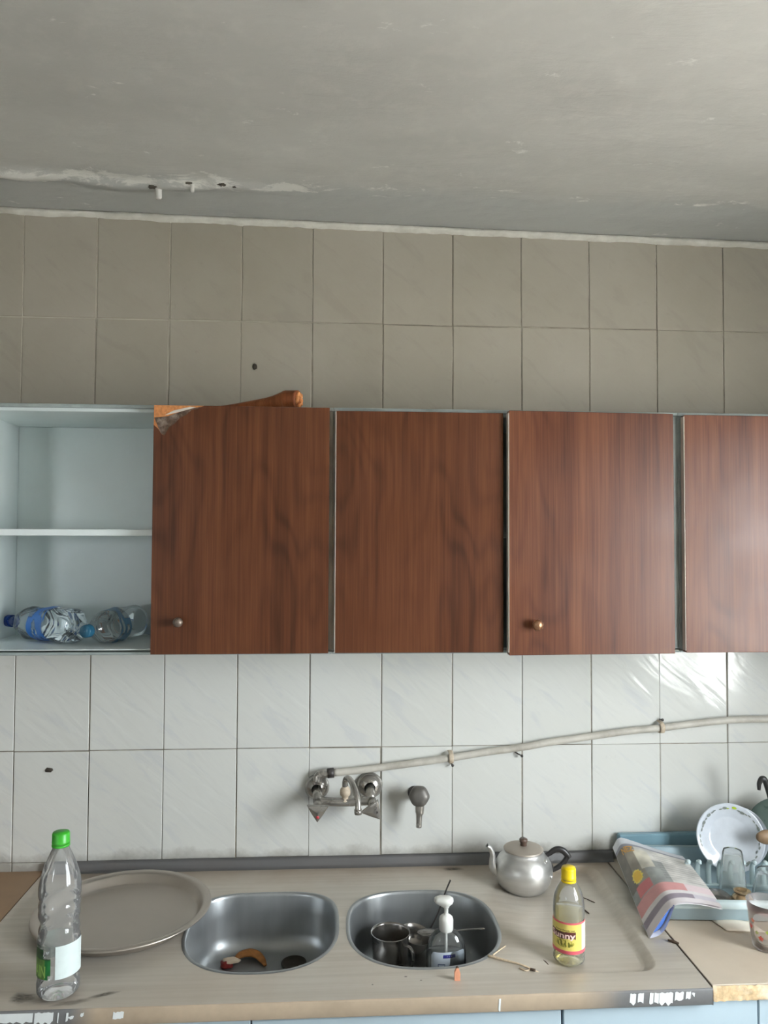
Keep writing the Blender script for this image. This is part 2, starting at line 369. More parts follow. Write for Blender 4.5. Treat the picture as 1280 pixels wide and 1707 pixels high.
WL = {}
def build(name, mb, mat, parent=None, loc=None, label=None):
    org = Vector(loc) if loc is not None else (WL[parent.name].copy() if parent else Vector((0, 0, 0)))
    me = bpy.data.meshes.new(name); me.from_pydata([p-org for p in mb.v], [], mb.f)
    bm = bmesh.new(); bm.from_mesh(me); bmesh.ops.recalc_face_normals(bm, faces=bm.faces[:]); bm.to_mesh(me); bm.free()
    if mb.smooth:
        me.polygons.foreach_set('use_smooth', [True]*len(me.polygons))
    if mb.col:
        a = me.color_attributes.new('print', 'FLOAT_COLOR', 'POINT')
        for i, c in enumerate(mb.col): a.data[i].color = c if len(c) == 4 else (*c, 1)
    me.materials.append(M[mat] if isinstance(mat, str) else mat); me.validate()
    o = bpy.data.objects.new(name, me); C.collection.objects.link(o)
    if parent: o.parent = parent; o.location = org-WL[parent.name]
    else: o.location = org
    WL[o.name] = org
    if label: o['label'] = label
    return o
def sharp(o, ang=40):
    me = o.data
    bm = bmesh.new(); bm.from_mesh(me)
    for e in bm.edges:
        if len(e.link_faces) == 2 and e.calc_face_angle(0) > math.radians(ang): e.smooth = False
    bm.to_mesh(me); bm.free(); return o
def tag(o, label, cat, group=None):
    o['label'] = label; o['category'] = cat
    if group: o['group'] = group
    return o
def thing(name, label, cat, loc, group=None):
    o = bpy.data.objects.new(name, None); o.empty_display_size = .05; C.collection.objects.link(o); o.location = loc; WL[o.name] = Vector(loc)
    return tag(o, label, cat, group)
def struct(name, mb, mat, parent=None):
    o = build(name, mb, mat, parent)
    if not parent: o['kind'] = 'structure'
    return o
def solid(o, t_, off=0):
    md = o.modifiers.new('thickness', 'SOLIDIFY'); md.thickness = t_; md.offset = off; return o

# ------------------------------------------------------------------ the room
ZC = lambda x: 2.668-.017*x                  # ceiling falls a little to the right
ROW = .2985; Z0 = 1.17-ROW                   # tile rows; columns every 0.2 m from x = 0
def ceil_pt(u, v):
    x = XL+(XR-XL)*u; y = YB*(v**1.8)
    z = ZC(x)+.002*fractal(Vector((x*1.7, y*1.7, 3)), 1, 2, 3)
    yr = -.205-.035*pnoise(Vector((x*4.2, 1.3, 0)))-.012*pnoise(Vector((x*17, 5, 0)))
    amp = .016*max(0, min(1, (.80-x)/.2))*(.75+.6*pnoise(Vector((x*7, y*9, 7))))
    d = y-yr
    z -= amp*math.exp(-(d/.018)**2) if d < 0 else amp*math.exp(-(d/.03)**2)
    z -= .004*max(0, pnoise(Vector((x*8, y*11, 2))))*math.exp(-((y+.16)/.14)**2)
    z -= .0028*max(0, fractal(Vector((x*20, y*26, 4)), 1, 2, 3))*math.exp(-((y+.2)/.12)**2)*(1 if x < 1.5 else .5)
    return (x, y, z)
ceiling = struct('ceiling', grid(ceil_pt, 420, 170), 'plaster_ceiling')
struct('floor', box(XL-.1, XR+.1, YB-.1, .12, -.12, 0), 'floor_stone')
wall_back = struct('wall_back', box(XL-.1, XR+.1, -.0010, .12, 0, 2.8), 'grout')
struct('wall_left', box(XL-.1, XL, YB, 0, 0, 2.8), 'wall_paint')
wr = MB(); wr.smooth = False
for a in ((YB, 0, 0, WIN[2]), (YB, 0, WIN[3], 2.8), (YB, WIN[0], WIN[2], WIN[3]), (WIN[1], 0, WIN[2], WIN[3])): wr.merge(box(XR, XR+.12, *a))
struct('wall_right', wr, 'wall_paint')
wf = MB(); wf.smooth = False
for x0, x1, z0, z1 in ((XL-.1, XR+.1, 0, FILL_WIN[2]), (XL-.1, XR+.1, FILL_WIN[3], 2.8), (XL-.1, FILL_WIN[0], FILL_WIN[2], FILL_WIN[3]), (FILL_WIN[1], XR+.1, FILL_WIN[2], FILL_WIN[3])): wf.merge(box(x0, x1, YB-.12, YB, z0, z1))
struct('wall_front', wf, 'wall_paint')
wm = MB(); wm.smooth = False
y0, y1, z0, z1 = WIN; ym = (y0+y1)/2
for a in ((y0, y0+.05, z0, z1), (y1-.05, y1, z0, z1), (y0, y1, z0, z0+.05), (y0, y1, z1-.05, z1), (ym-.035, ym+.035, z0, z1)): wm.merge(box(XR+.02, XR+.06, *a))
struct('window_1', wm, 'window_paint')
wm = MB(); wm.smooth = False
x0, x1, z0, z1 = FILL_WIN; xm = (x0+x1)/2
for a, b, c_, d in ((x0, x0+.05, z0, z1), (x1-.05, x1, z0, z1), (x0, x1, z0, z0+.05), (x0, x1, z1-.05, z1), (xm-.03, xm+.03, z0, z1)): wm.merge(box(a, b, YB-.06, YB-.02, c_, d))
struct('fill_window', wm, 'window_paint')  # frame of the unseen window added to lift the left side
gr = struct('ground', grid(lambda u, v: (-30+60*u, -30+60*v, -.6), 2, 2), 'outside_ground')

# wall tiles, one object each, sharing the mesh of a whole tile
def tile_mesh(w_, h_): return box(-w_/2, w_/2, -.0032, .004, -h_/2, h_/2, .0012, 1)
proto = {}
def put_tile(x0, x1, z0, z1, mat):
    w_, h_ = x1-x0-.0026, z1-z0-.0026; key = (round(w_, 3), round(h_, 3), mat)
    cx, cz = (x0+x1)/2, (z0+z1)/2
    if key not in proto: proto[key] = o = build('tile', tile_mesh(w_, h_).xf(Matrix.Translation((cx, 0, cz))), mat, wall_back, loc=(cx, 0, cz))
    else:
        o = proto[key].copy(); C.collection.objects.link(o); o.parent = wall_back; o.location = (cx, 0, cz)
    o.rotation_euler = (max(-.006, min(.006, R.gauss(0, .003))), R.gauss(0, .0010), max(-.006, min(.006, R.gauss(0, .003))))
    o.location.x += R.gauss(0, .0005); o.location.z += R.gauss(0, .0006)
for i in range(-2, 13):
    x0, x1 = .2*i, .2*i+.2
    put_tile(x0, x1, Z0-ROW, Z0, 'tile_glazed')
    put_tile(x0, x1, Z0, Z0+ROW, 'tile_glazed')
    put_tile(x0, x1, Z0+ROW, Z0+2*ROW, 'tile_glazed')
    put_tile(x0, x1, Z0+4*ROW, Z0+5*ROW, 'tile_greasy')
    put_tile(x0, x1, Z0+5*ROW, min(Z0+6*ROW, ZC(x1)-.004), 'tile_greasy')
# plaster strip along the ceiling joint
def cove(u, v):
    x = XL+(XR-XL)*u; a = -.3+v*2.2
    h = .022+.004*pnoise(Vector((x*9, 0, 0)))+.003*pnoise(Vector((x*31, 4, 0)))
    return (x, -.002-.013*math.sin(min(PI, max(0, v*PI)))-.002*pnoise(Vector((x*25, v*3, 9)))-.004*v, ZC(x)+.002-h*(1-v))
struct('trim_1', grid(cove, 500, 7), 'plaster_trim')
# marks on the wall and ceiling
def speck(name, label, cat, c, r, sc, mat, seed):
    return tag(build(name, blob(c, r, 2, .5, sc, seed, 4), mat, loc=c), label, cat)
speck('dead_insect', 'small dark dead insect stuck on upper tile above the chipped cabinet door', 'insect', (.639, -.006, 2.235), .009, (.7, .35, 1), 'insect_dark', 1)
speck('dead_insect', 'small brown dead insect stuck on lower wall tile above the green-capped bottle', 'insect', (.095, -.005, 1.12), .011, (1, .3, .55), 'insect_dark', 2)
def plug(name, label, x, y, r, mat, l=.02):
    z = ceil_pt((x-XL)/(XR-XL), (y/YB)**(1/1.8))[2]
    o = build(name, lathe([(0.0005, -l), (r*.8, -l), (r, -l*.8), (r*.9, -.002), (r*1.2, .004)], 14, (x, y, z)), mat, loc=(x, y, z)); return tag(o, label, 'plug')
plug('wall_plug', 'white round plug sticking out of the peeling ceiling plaster', .408, -.185, .0085, 'plug_white', .024)
plug('screw_plug', 'small pale screw plug in ceiling right of the white round plug', .50, -.215, .005, 'plug_white', .016)
for (x, y, rr) in ((.395, -.200, .009), (.492, -.222, .0065), (.575, -.226, .0075), (.605, -.218, .004)):
    z = ceil_pt((x-XL)/(XR-XL), (y/YB)**(1/1.8))[2]
    o = build('plaster_pit', blob((x, y, z-.001), rr, 3, .9, (1.2, .8, .3), x*9, 5), 'pit_grey', ceiling)

# ------------------------------------------------------------------ wall cabinets
CT, CB, YF = 2.072, 1.475, -.300
def carcass(x0, x1, label, mids, back=True):
    r = thing('wall_cabinet', label, 'cabinet', ((x0+x1)/2, -.15, CB), 'wall cabinets above the sink')
    th = .015
    def p(n, a, m='carcass_white', b=.0012): return build(n, box(*a, b), m, r)
    p('side_panel', (x0, x0+th, YF+.012, -.006, CB, CT)); p('side_panel', (x1-th, x1, YF+.012, -.006, CB, CT))
    p('top_panel', (x0+th, x1-th, YF+.012, -.006, CT-.016, CT)); p('bottom_panel', (x0+th, x1-th, YF+.004, -.006, CB+.0095, CB+.0125)); p('bottom_panel', (x0+th, x1-th, YF+.03, -.006, CB, CB+.003), 'carcass_edge')
    p('back_panel', (x0+th, x1-th, -.012, -.006, CB+.012, CT-.016))
    p('front_rail', (x0, x1, YF+.002, YF+.0115, CT-.008, CT+.001), 'carcass_edge'); p('front_rail', (x0, x1, YF+.002, YF+.0115, CB-.001, CB+.0055), 'carcass_edge')
    p('edge_strip', (x0, x0+th, YF+.002, YF+.0115, CB+.009, CT-.008), 'carcass_edge'); p('edge_strip', (x1-th, x1, YF+.002, YF+.0115, CB+.009, CT-.008), 'carcass_edge')
    for zm in mids: p('shelf', (x0+th, x1-th, YF+.02, -.012, zm, zm+.016))
    return r
def hinge_rot(o_list, xh, yh, ang):
    for o in o_list:
        m = Matrix.Translation((xh, yh, 0)) @ Matrix.Rotation(ang, 4, 'Z') @ Matrix.Translation((-xh, -yh, 0))
        o.data.transform(Matrix.Translation(-WL[o.name]) @ m @ Matrix.Translation(WL[o.name]))
ca = carcass(-.015, .8625, 'wall cabinet with its left half open and doorless, chipped wooden door on the right half', [1.757])
cb = carcass(.8625, 1.7255, 'middle wall cabinet with two closed wood grain doors, bronze knob on its right door', [1.757])
cc = carcass(1.7255, 2.6, 'wall cabinet cut off by right edge, its glossy reddish door shining', [1.757])
YD = YF-.020
def door(parent, x0, x1, z0, z1, mat, label=None): 
    o = build('door', box(x0, x1, YD, YF-.001, z0, z1, .0012), mat, parent, loc=((x0+x1)/2, YD, z0), label=label); return o
# door 1: chipboard core with a veneer whose top left corner broke off
x0, x1, z0, z1 = .437, .8535, 1.479, 2.0685
vp = [(x0, z0), (x1, z0), (x1, z1), (x0+.118, z1), (x0+.101, z1-.008), (x0+.088, z1-.011), (x0+.074, z1-.024), (x0+.062, z1-.029), (x0+.05, z1-.043), (x0+.037, z1-.052), (x0+.026, z1-.072), (x0+.019, z1-.07), (x0+.012, z1-.058), (x0, z1-.047)]
d1 = build('door', prism(vp, YD, YD+.0022), 'wood_laminate', ca, loc=((x0+x1)/2, YD, z0), label='dark wood veneer door with broken top left corner')
build('door_core', box(x0, x1, YD+.0022, YF-.001, z0, z1), 'chipboard', d1)
build('glue_patch', prism([(x0+.001, z1-.030), (x0+.032, z1-.0265), (x0+.06, z1-.016), (x0+.09, z1-.007), (x0+.118, z1-.0005), (x0+.101, z1-.0085), (x0+.086, z1-.0125), (x0+.074, z1-.025), (x0+.061, z1-.030), (x0+.05, z1-.044), (x0+.037, z1-.053), (x0+.026, z1-.073), (x0+.018, z1-.069), (x0+.010, z1-.052)], YD+.0010, YD+.0024), 'glue_dark', d1)
build('veneer_splinter', prism([(x0+.026, z1-.024), (x0+.045, z1-.013), (x0+.085, z1-.003), (x0+.098, z1-.004), (x0+.062, z1-.015)], YD+.0004, YD+.0016), 'veneer_white', d1)
d2 = door(cb, .8695, 1.2775, 1.479, 2.062, 'wood_laminate', 'wood grain door with no knob, small screw hole')
build('screw_hole', lathe([(.0005, -.0004), (.003, -.0004), (.003, .0004)], 10).xf(Matrix.Translation((1.217, YD, 1.556)) @ Matrix.Rotation(PI/2, 4, 'X')), 'dark_hole', d2)
d3 = door(cb, 1.2875, 1.7045, 1.474, 2.066, 'wood_laminate_red', 'reddish wood grain door standing slightly ajar')
d4 = door(cc, 1.7325, 2.150, 1.476, 2.064, 'wood_laminate_red', 'glossy reddish wood grain door')
d5 = door(cc, 2.160, 2.594, 1.476, 2.064, 'wood_laminate_red')
for o, a, b in ((d2, .8682, .8697), (d3, 1.2862, 1.2877), (d4, 1.7312, 1.7327)):
    build('edge_banding', box(a, b, YD+.0005, YF-.002, CB+.006, CT-.012), 'veneer_white', o)
def knob(parent, x, z, r, mat, swirl, y):
    prof = [(r*.55, 0), (r*.42, .006), (r*.42, .010), (r*.8, .013), (r, .018), (r*.95, .023), (r*.7, .027), (r*.3, .0285), (.0004, .029)]
    o = build('knob', lathe(prof, 30, deform=lambda q, zz, a: q*(1+(.07*math.sin(8*a+zz*260) if swirl and zz > .011 else 0))).xf(Matrix.Translation((x, y, z)) @ Matrix.Rotation(PI/2, 4, 'X')), mat, parent)
    return o
knob(d1, .503, 1.556, .0115, 'knob_grey', False, YD)
k3 = knob(d3, 1.352, 1.548, .0135, 'knob_bronze', True, YD)
for ch in [d3]+list(d3.children): hinge_rot([ch], 1.7045, YD, math.radians(2.3))
hinge_rot([d1]+list(d1.children), .8535, YD, math.radians(.8))

# broken turned wooden leg on top of the cabinets
P = [(.775, -.262, 2.0975), (.745, -.250, 2.098), (.735, -.246, 2.097), (.70, -.23, 2.092), (.62, -.19, 2.087), (.52, -.135, 2.083)]
leg = thing('wood_offcut', 'broken orange brown turned wooden leg lying on top of the wall cabinet', 'wood offcut', (.66, -.21, 2.073))
build('shaft', tube(catmull(P, 6), [.0235, .0245, .0215, .0165, .0125, .0095], 20), 'turned_wood', leg)
fx = MB(); e = Vector((.776, -.2625, 2.0975)); dx = Vector((.93, -.37, 0)); nn = Vector((.37, .93, 0))
for k in range(7):
    a = k*2.4; q = e+nn*math.cos(a)*.013+Vector((0, 0, 1))*math.sin(a)*.013
    fx.merge(blob(q, .0075, 1, .5, (1, 1, 1.2), k))
build('broken_end', fx, 'chipboard', leg)

# ------------------------------------------------------------------ bottles, generic
def bottle_shell(prof, seg=48, deform=None): return lathe(prof, seg, deform=deform)
def place(mb, base, axis=None, roll=0):
    m = Matrix.Translation(base)
    if axis is not None: m = m @ Vector((0, 0, 1)).rotation_difference(Vector(axis)).to_matrix().to_4x4() @ Matrix.Rotation(roll, 4, 'Z')
    return mb.xf(m)
def cap_mb(r, h, z, ribs=40):
    prof = [(r*.99, z), (r*1.02, z+.001), (r*1.02, z+h*.2), (r, z+h*.22), (r, z+h*.85), (r*.93, z+h), (.0005, z+h)]
    return lathe(prof, ribs*2, deform=lambda q, zz, a: q*(1+.012*(1 if int(a/(2*PI)*ribs*2+.5) % 2 else -1)) if q > .002 else q)
def patch(r, z0_, z1_, a0, a1, nu, nv, shape=None):
    def fn(u, v):
        a = a0+(a1-a0)*u; z = z0_+(z1_-z0_)*v
        return (r*math.cos(a), r*math.sin(a), z)
    return grid(fn, nu, nv)

# big water bottle with green cap
B = Vector((.326, -.577, .8515))
wb = thing('water_bottle', 'large clear plastic water bottle with green cap standing at the front of the sink', 'bottle', B)
def wprof(z):
    if z < .012: return .033+.0075*math.sin(z/.012*PI/2)
    if z < .205:
        b = .0405
        for zc, d, w_ in ((.034, .0018, .006), (.048, .0018, .005), (.118, .0020, .006), (.140, .0045, .012), (.165, .0016, .006), (.185, .0022, .007)): b -= d*math.exp(-((z-zc)/w_)**2)
        return b
    if z < .287:
        t_ = (z-.205)/.082; return .0405-(.0405-.0135)*(t_**1.55)
    return .0132
WD = lambda q, z, a: q*(1+(.014*math.sin(3*a+z*140)+.014*pnoise(Vector((math.cos(a)*2, math.sin(a)*2, z*28))))*(1 if .02 < z < .20 else .25 if z < .27 else 0))
pr_ = [(.0005, .006), (.018, .004), (.028, .0005), (.031, .0)]+[(wprof(z), z) for z in [i*.0035+.0035 for i in range(85)]]
build('body', place(bottle_shell(pr_, 64, WD), B), 'clear_plastic', wb)
build('cap', place(cap_mb(.0165, .021, .2925), B), 'cap_green', wb)
build('neck_ring', place(lathe([(.0135, .286), (.0172, .2865), (.0172, .290), (.0135, .291)], 32), B), 'cap_green', wb)
D2 = math.radians
g = patch(.0414, .045, .108, D2(-150), D2(-92), 26, 26)
def gcol(u, v):
    n = pnoise(Vector((u*5, v*6, 0)))
    c = S(44, 92, 52) if v > .6 else S(34, 128, 62) if u > .72 else S(104, 148, 70)
    k = .75+.5*n; cov = 1.0
    if v > .62 and u > .62: cov = .15
    if v < .12 and u > .85: cov = .2
    if v > .9 and n > .05: cov = .2
    return (c[0]*k, c[1]*k, c[2]*k, cov)
g.col = gridcol(gcol, 26, 26); lab = build('label_film', place(g, B), 'printed_film', wb, label='green printed film label')
V, F, (tx0, tx1) = text_mesh('AIN')
def wrap(V, F, r, a_left, a_right, zb, h, tx0, tx1):
    return MB().add([(r*math.cos(a_left+(x-tx0)/(tx1-tx0)*(a_right-a_left)), r*math.sin(a_left+(x-tx0)/(tx1-tx0)*(a_right-a_left)), zb+y/.7*h) for x, y in V], F)
build('lettering', place(wrap(V, F, .0419, D2(-146), D2(-106), .050, .021, tx0, tx1), B), 'text_lime', lab)
g = patch(.0414, .045, .108, D2(-80), D2(8), 20, 8); g.col = [S(218, 230, 228)]*len(g.v); build('label_panel', place(g, B), 'printed_label', wb, label='plain white label panel')
g = patch(.0412, .05, .105, D2(25), D2(170), 20, 8); g.col = [(*S(120, 172, 160)[:3], .35 if i % 21 < 18 else .1) for i in range(len(g.v))]; build('label_film', place(g, B), 'printed_film', wb)

# oil bottle with yellow cap
B = Vector((1.383, -.4920, .850-.0138))
sb = thing('oil_bottle', 'yellow-capped oil bottle with yellow and pink printed label on the drainer', 'bottle', B)
def sprof(z):
    if z < .010: return .026+.0075*math.sin(z/.010*PI/2)
    if z < .120:
        b = .0338
        for zc in (.020,): b -= .0016*math.exp(-((z-zc)/.004)**2)
        if .03 < z < .105: b -= .0006
        return b
    if z < .172:
        t_ = (z-.120)/.052; return .0332-(.0332-.0135)*t_**2.3
    return .0132
SD = lambda q, z, a: q*(1+(.03*abs(math.sin(2.5*a)) if z < .014 else 0)-(.015 if z < .014 else 0)+.004*pnoise(Vector((math.cos(a)*2, math.sin(a)*2, z*30))))
pr_ = [(.0005, .006), (.015, .004), (.022, .0005), (.0245, .0)]+[(sprof(z), z) for z in [i*.003+.003 for i in range(60)]]
build('body', place(bottle_shell(pr_, 48, SD), B), 'clear_plastic', sb)
pl = [(.0005, .0075), (.014, .0055), (.022, .002)]+[(sprof(z)-.0012, z) for z in [i*.004+.004 for i in range(28)]]+[(.0005, .113)]
build('oil', place(lathe(pl, 40, deform=lambda q, z, a: SD(q, z, a) if q > .002 else q), B), 'liquid_yellow', sb)
build('cap', place(cap_mb(.0155, .024, .1765, 30), B), 'cap_yellow', sb)
build('neck_ring', place(lathe([(.0135, .170), (.0163, .1705), (.0163, .1735), (.0135, .1745)], 32), B), 'cap_yellow', sb)
AF = -107
def scol(u, v):
    # u 0..1 around label from left to right
    wav = .02*math.sin(u*9)
    if v < .115 or v > .945: return S(224, 100, 112)
    n = pnoise(Vector((u*26, v*9, 3)))
    c = S(228, 212, 112)
    if u < .2: c = S(222, 206, 120)
    if u > .80: c = S(244, 240, 218)
    dx_, dy_ = (u-.42)/.20, (v-.33)/.12
    if dx_*dx_+dy_*dy_ < 1 and n > -.12: c = S(112, 112, 40) if n > .12 else S(176, 166, 64)
    if .475+.02*math.sin(u*14) < v < .70+.012*math.sin(u*14) and .09 < u < .66:
        c = S(96, 52, 44)
    return c
NU, NV = 110, 60
g = patch(.0346, .030, .096, D2(AF-92), D2(AF+86), NU, NV); g.col = gridcol(scol, NU, NV)
lab = build('label', place(g, B), 'printed_label', sb)
V, F, (tx0, tx1) = text_mesh('Sunny')
V = [(x, y*(.82 if y > 0 else .55)) for x, y in V]
build('brand_lettering', place(wrap(V, F, .0350, D2(AF-72), D2(AF+24), .0625, .0150, tx0, tx1), B), 'text_pink', lab)
V, F, (tx0, tx1) = text_mesh('Sunny Foods Ltd')
build('small_lettering', place(wrap(V, F, .0350, D2(AF-50), D2(AF+20), .0785, .0026, tx0, tx1), B), 'text_maroon', lab)

# crushed water bottles lying in the open cabinet
def lying_bottle(name, label, cap_end, base_end, r, seed, capm='cap_blue'):
    a = Vector(base_end); b = Vector(cap_end); ax = (b-a); L = ax.length; ax.normalize()
    t_ = thing(name, label, 'bottle', (a+b)/2-Vector((0, 0, r)), 'empty water bottles in the open cabinet')
    def pf(q):
        if q < .05: return r*(.78+.22*math.sin(q/.05*PI/2))
        if q < .62:
            k = r
            for zc in (.2, .27, .52, .58): k -= r*.05*math.exp(-((q-zc)/.018)**2)
            return k
        if q < .88: return r-(r-.0135)*(((q-.62)/.26)**1.4)
        return .0130
    df = lambda q, z, an: q*(1+(.10*pnoise(Vector((math.cos(an)*1.6, math.sin(an)*1.6, z*22+seed)))+.02*math.sin(5*an+z*90) if z < L*.66 else 0))
    pr2 = [(.0005, .010), (r*.35, .007), (r*.6, .001), (r*.74, 0)]+[(pf(i/60), L*i/60) for i in range(1, 57)]
    place_ = lambda mb: place(mb, a, ax, seed)
    build('body', place_(bottle_shell(pr2, 44, df)), 'clear_plastic_blue', t_)
    build('cap', place_(cap_mb(.0155, .019, L*.935, 28)), capm, t_)
    return t_, place_, L, df
b1, pl1, L1, df1 = lying_bottle('plastic_bottle', 'crumpled empty water bottle lying in open cabinet, blue cap towards the left side', (.006, -.070, 1.532), (.228, -.205, 1.531), .0430, 1.0)
def lab_lying(t_, pf, L, z0_, z1_, a0, a1, r, fn, df):
    nu, nv = 40, 20; g = grid(lambda u, v: ((lambda a, z: (df(r, z, a)*math.cos(a), df(r, z, a)*math.sin(a), z))(a0+(a1-a0)*u, z0_+(z1_-z0_)*v)), nu, nv)
    g.col = gridcol(fn, nu, nv); return build('label', pf(g), 'printed_film', t_)
lab_lying(b1, pl1, L1, L1*.28, L1*.52, 0, 2*PI-.01, .0432, lambda u, v: (*S(28, 104, 186)[:3], .95 if pnoise(Vector((u*7, v*5, 2))) < .22 else .25), df1)
b2, pl2, L2, df2 = lying_bottle('plastic_bottle', 'crumpled empty water bottle lying beside white card, cap pointing out of the cabinet', (.268, -.262, 1.526), (.336, -.060, 1.531), .0425, 5.0, 'cap_teal')
lab_lying(b2, pl2, L2, L2*.40, L2*.62, 0, 2*PI-.01, .0432, lambda u, v: (*S(60, 130, 180)[:3], .7 if pnoise(Vector((u*9, v*5, 8))) < .1 else .15), df2)
cm = box(.374, .392, -.05, -.046, 1.4875, 1.577).xf(Matrix.Translation((.383, -.048, 1.49)) @ Matrix.Rotation(D2(6), 4, 'Y') @ Matrix.Translation((-.383, .048, -1.49)))
tag(build('card_offcut', cm, 'card_white', loc=(.383, -.048, 1.4875)), 'narrow white card offcut standing in the cabinet corner behind bottles', 'card')

# ------------------------------------------------------------------ sink unit
SX0, SX1, SYF, SYB, SZ = .090, 1.635, -.632, -.030, .850
def sup(cx, cy, a, b, n=72, nb=3.2, nf=2.4, s=1.0, z=0.0):
    out = []
    for i in range(n):
        t_ = 2*PI*i/n; ct, st = math.cos(t_), math.sin(t_); p = nb if st > 0 else nf
        k = (abs(ct)**p+abs(st)**p)**(-1/p); out.append(Vector((cx+a*s*k*ct, cy+b*s*k*st, z)))
    return out
BW = ((.706, -.349, .170, .178, 3.6, 2.35), (1.078, -.354, .171, .175, 2.9, 2.4))
def rrect(x0, x1a, x1b, yf, yb, r, z, n=8):    # drainer recess outline; right edge slants
    pts = []
    for cx, cy_, a0 in ((x1a-r, yb-r, 0), (x0+r, yb-r, PI/2), (x0+r, yf+r, PI), (x1b-r, yf+r, 1.5*PI)):
        for k in range(n+1): a = a0+PI/2*k/n; pts.append(Vector((cx+r*math.cos(a), cy_+r*math.sin(a), z)))
    return pts
sink = thing('kitchen_sink', 'dusty steel double bowl sink top with drainer, against tiled wall', 'sink', ((SX0+SX1)/2, -.33, SZ-.04))
loops = [[Vector((SX0, SYF, SZ)), Vector((SX1, SYF, SZ)), Vector((SX1, SYB, SZ)), Vector((SX0, SYB, SZ))]]
holes = [sup(*b[:4], nb=b[4], nf=b[5], s=1.012, z=SZ) for b in BW]
loops += holes
DEP = [(0, 0), (.003, -.0008), (.008, -.0036), (.019, -.0104), (.024, -.0132), (.030, -.014)]
for off, dz in DEP: loops.append(rrect(1.262+off*3.6, 1.592-off, 1.562-off, -.568+off*.9, -.048-off*.4, .045-off*.5, SZ+dz))
pts, edges = [], []
for l in loops:
    o = len(pts); pts += l; edges += [(o+i, o+(i+1) % len(l)) for i in range(len(l))]
v2, _e, f2, orig, _a, _b = geometry.delaunay_2d_cdt([Vector((p.x, p.y)) for p in pts], edges, [], 0, 1e-6)
def inside(p, poly):
    c = False; n = len(poly)
    for i in range(n):
        a, b = poly[i], poly[i-1]
        if (a.y > p.y) != (b.y > p.y) and p.x < (b.x-a.x)*(p.y-a.y)/(b.y-a.y)+a.x: c = not c
    return c
V3 = [Vector((p.x, p.y, pts[orig[i][0]].z if orig[i] else SZ)) for i, p in enumerate(v2)]
F3 = [f for f in f2 if not any(inside(sum((V3[i] for i in f), Vector())/len(f), h) for h in holes)]
top = MB().add(V3, F3); o = build('sink_top', top, 'steel_dusty', sink)
# normals up
if o.data.polygons and sum(p.normal.z for p in o.data.polygons) < 0: o.data.flip_normals()
for b in BW:
    L = []
    def lp(s, z): L.append(sup(*b[:4], nb=b[4], nf=b[5], s=s, z=z))
    lp(1.045, SZ+.0002); lp(1.03, SZ+.0014); lp(1.008, SZ+.0016); lp(.997, SZ-.0005); lp(.988, SZ-.006)
    lp(.972, SZ-.05); lp(.955, SZ-.095); lp(.93, SZ-.112); lp(.88, SZ-.127); lp(.80, SZ-.135); lp(.6, SZ-.1385); lp(.3, SZ-.1415); lp(.08, SZ-.142)
    bo = build('bowl', loft(L, True), 'steel_bowl', sink)
    dxn, dyn = (b[0]+.068, b[1]+.108) if b is BW[0] else (b[0], b[1])
    build('drain', lathe([(.031, .0005), (.030, .003), (.026, .0034), (.022, .0016), (.012, .0014), (.0005, .0013)], 28, (dxn, dyn, SZ-.1372)), 'drain_dark', bo)
# upstand
UP = [(SYB, SZ), (SYB+.006, SZ+.0015), (SYB+.011, SZ+.006), (SYB+.014, SZ+.020), (SYB+.017, SZ+.0235), (-.004, SZ+.024)]
u = grid(lambda a, b: (SX0+(SX1+.02-SX0)*a, *[UP[int(round(b*5))][k] for k in (0, 1)]), 60, 5)
build('upstand', u, 'steel_upstand', sink)
# front fascia with dust colour, cleaner dark steel towards both ends
def fcol(u, v):
    x = SX0+(SX1-SX0)*u; n = fractal(Vector((x*9, v*.6, 0)), 1, 2, 4)
    d = min(1, max(0, (x-1.36)/.10)) if x > .8 else min(1, max(0, (.42-x)/.06))
    d = min(1, max(0, d+.35*n*d))
    a = S(178, 160, 138); b = S(112, 112, 112); n2 = 1+.12*n
    return tuple((a[k]*(1-d)+b[k]*d)*n2 for k in range(3))+(1,)
FP = [(SYF, SZ), (SYF-.0015, SZ-.0006), (SYF-.003, SZ-.003), (SYF-.003, SZ-.016), (SYF-.003, SZ-.0305), (SYF-.001, SZ-.033), (SYF+.012, SZ-.033)]
g = grid(lambda a, b: (SX0+(SX1-SX0)*a, *[FP[int(round(b*6))][k] for k in (0, 1)]), 240, 6); g.col = gridcol(fcol, 240, 6)
fas = build('fascia', g, 'painted_steel', sink)
build('end_face', prism([(y_, z_) for y_, z_ in ((SYF, SZ), (SYF-.003, SZ-.003), (SYF-.003, SZ-.033), (SYB, SZ-.033), (SYB, SZ))], SX1-.001, SX1).xf(Matrix(((0, 1, 0, 0), (1, 0, 0, 0), (0, 0, 1, 0), (0, 0, 0, 1)))), 'steel_upstand', sink)
def flake(x0, x1, zt, zb, mat, n=18, seed=0):
    P = []
    for i in range(n): t_ = i/(n-1); P.append((x0+(x1-x0)*t_, zt+.0022*pnoise(Vector((t_*(x1-x0)*170+seed, 2, 0)))))
    for i in range(n): t_ = 1-i/(n-1); P.append((x0+(x1-x0)*t_-.0015, zb+.0065*pnoise(Vector((t_*(x1-x0)*150+seed, 7, 0)))))
    build('paint_flake', prism(P, SYF-.0036, SYF-.0028), mat, fas)
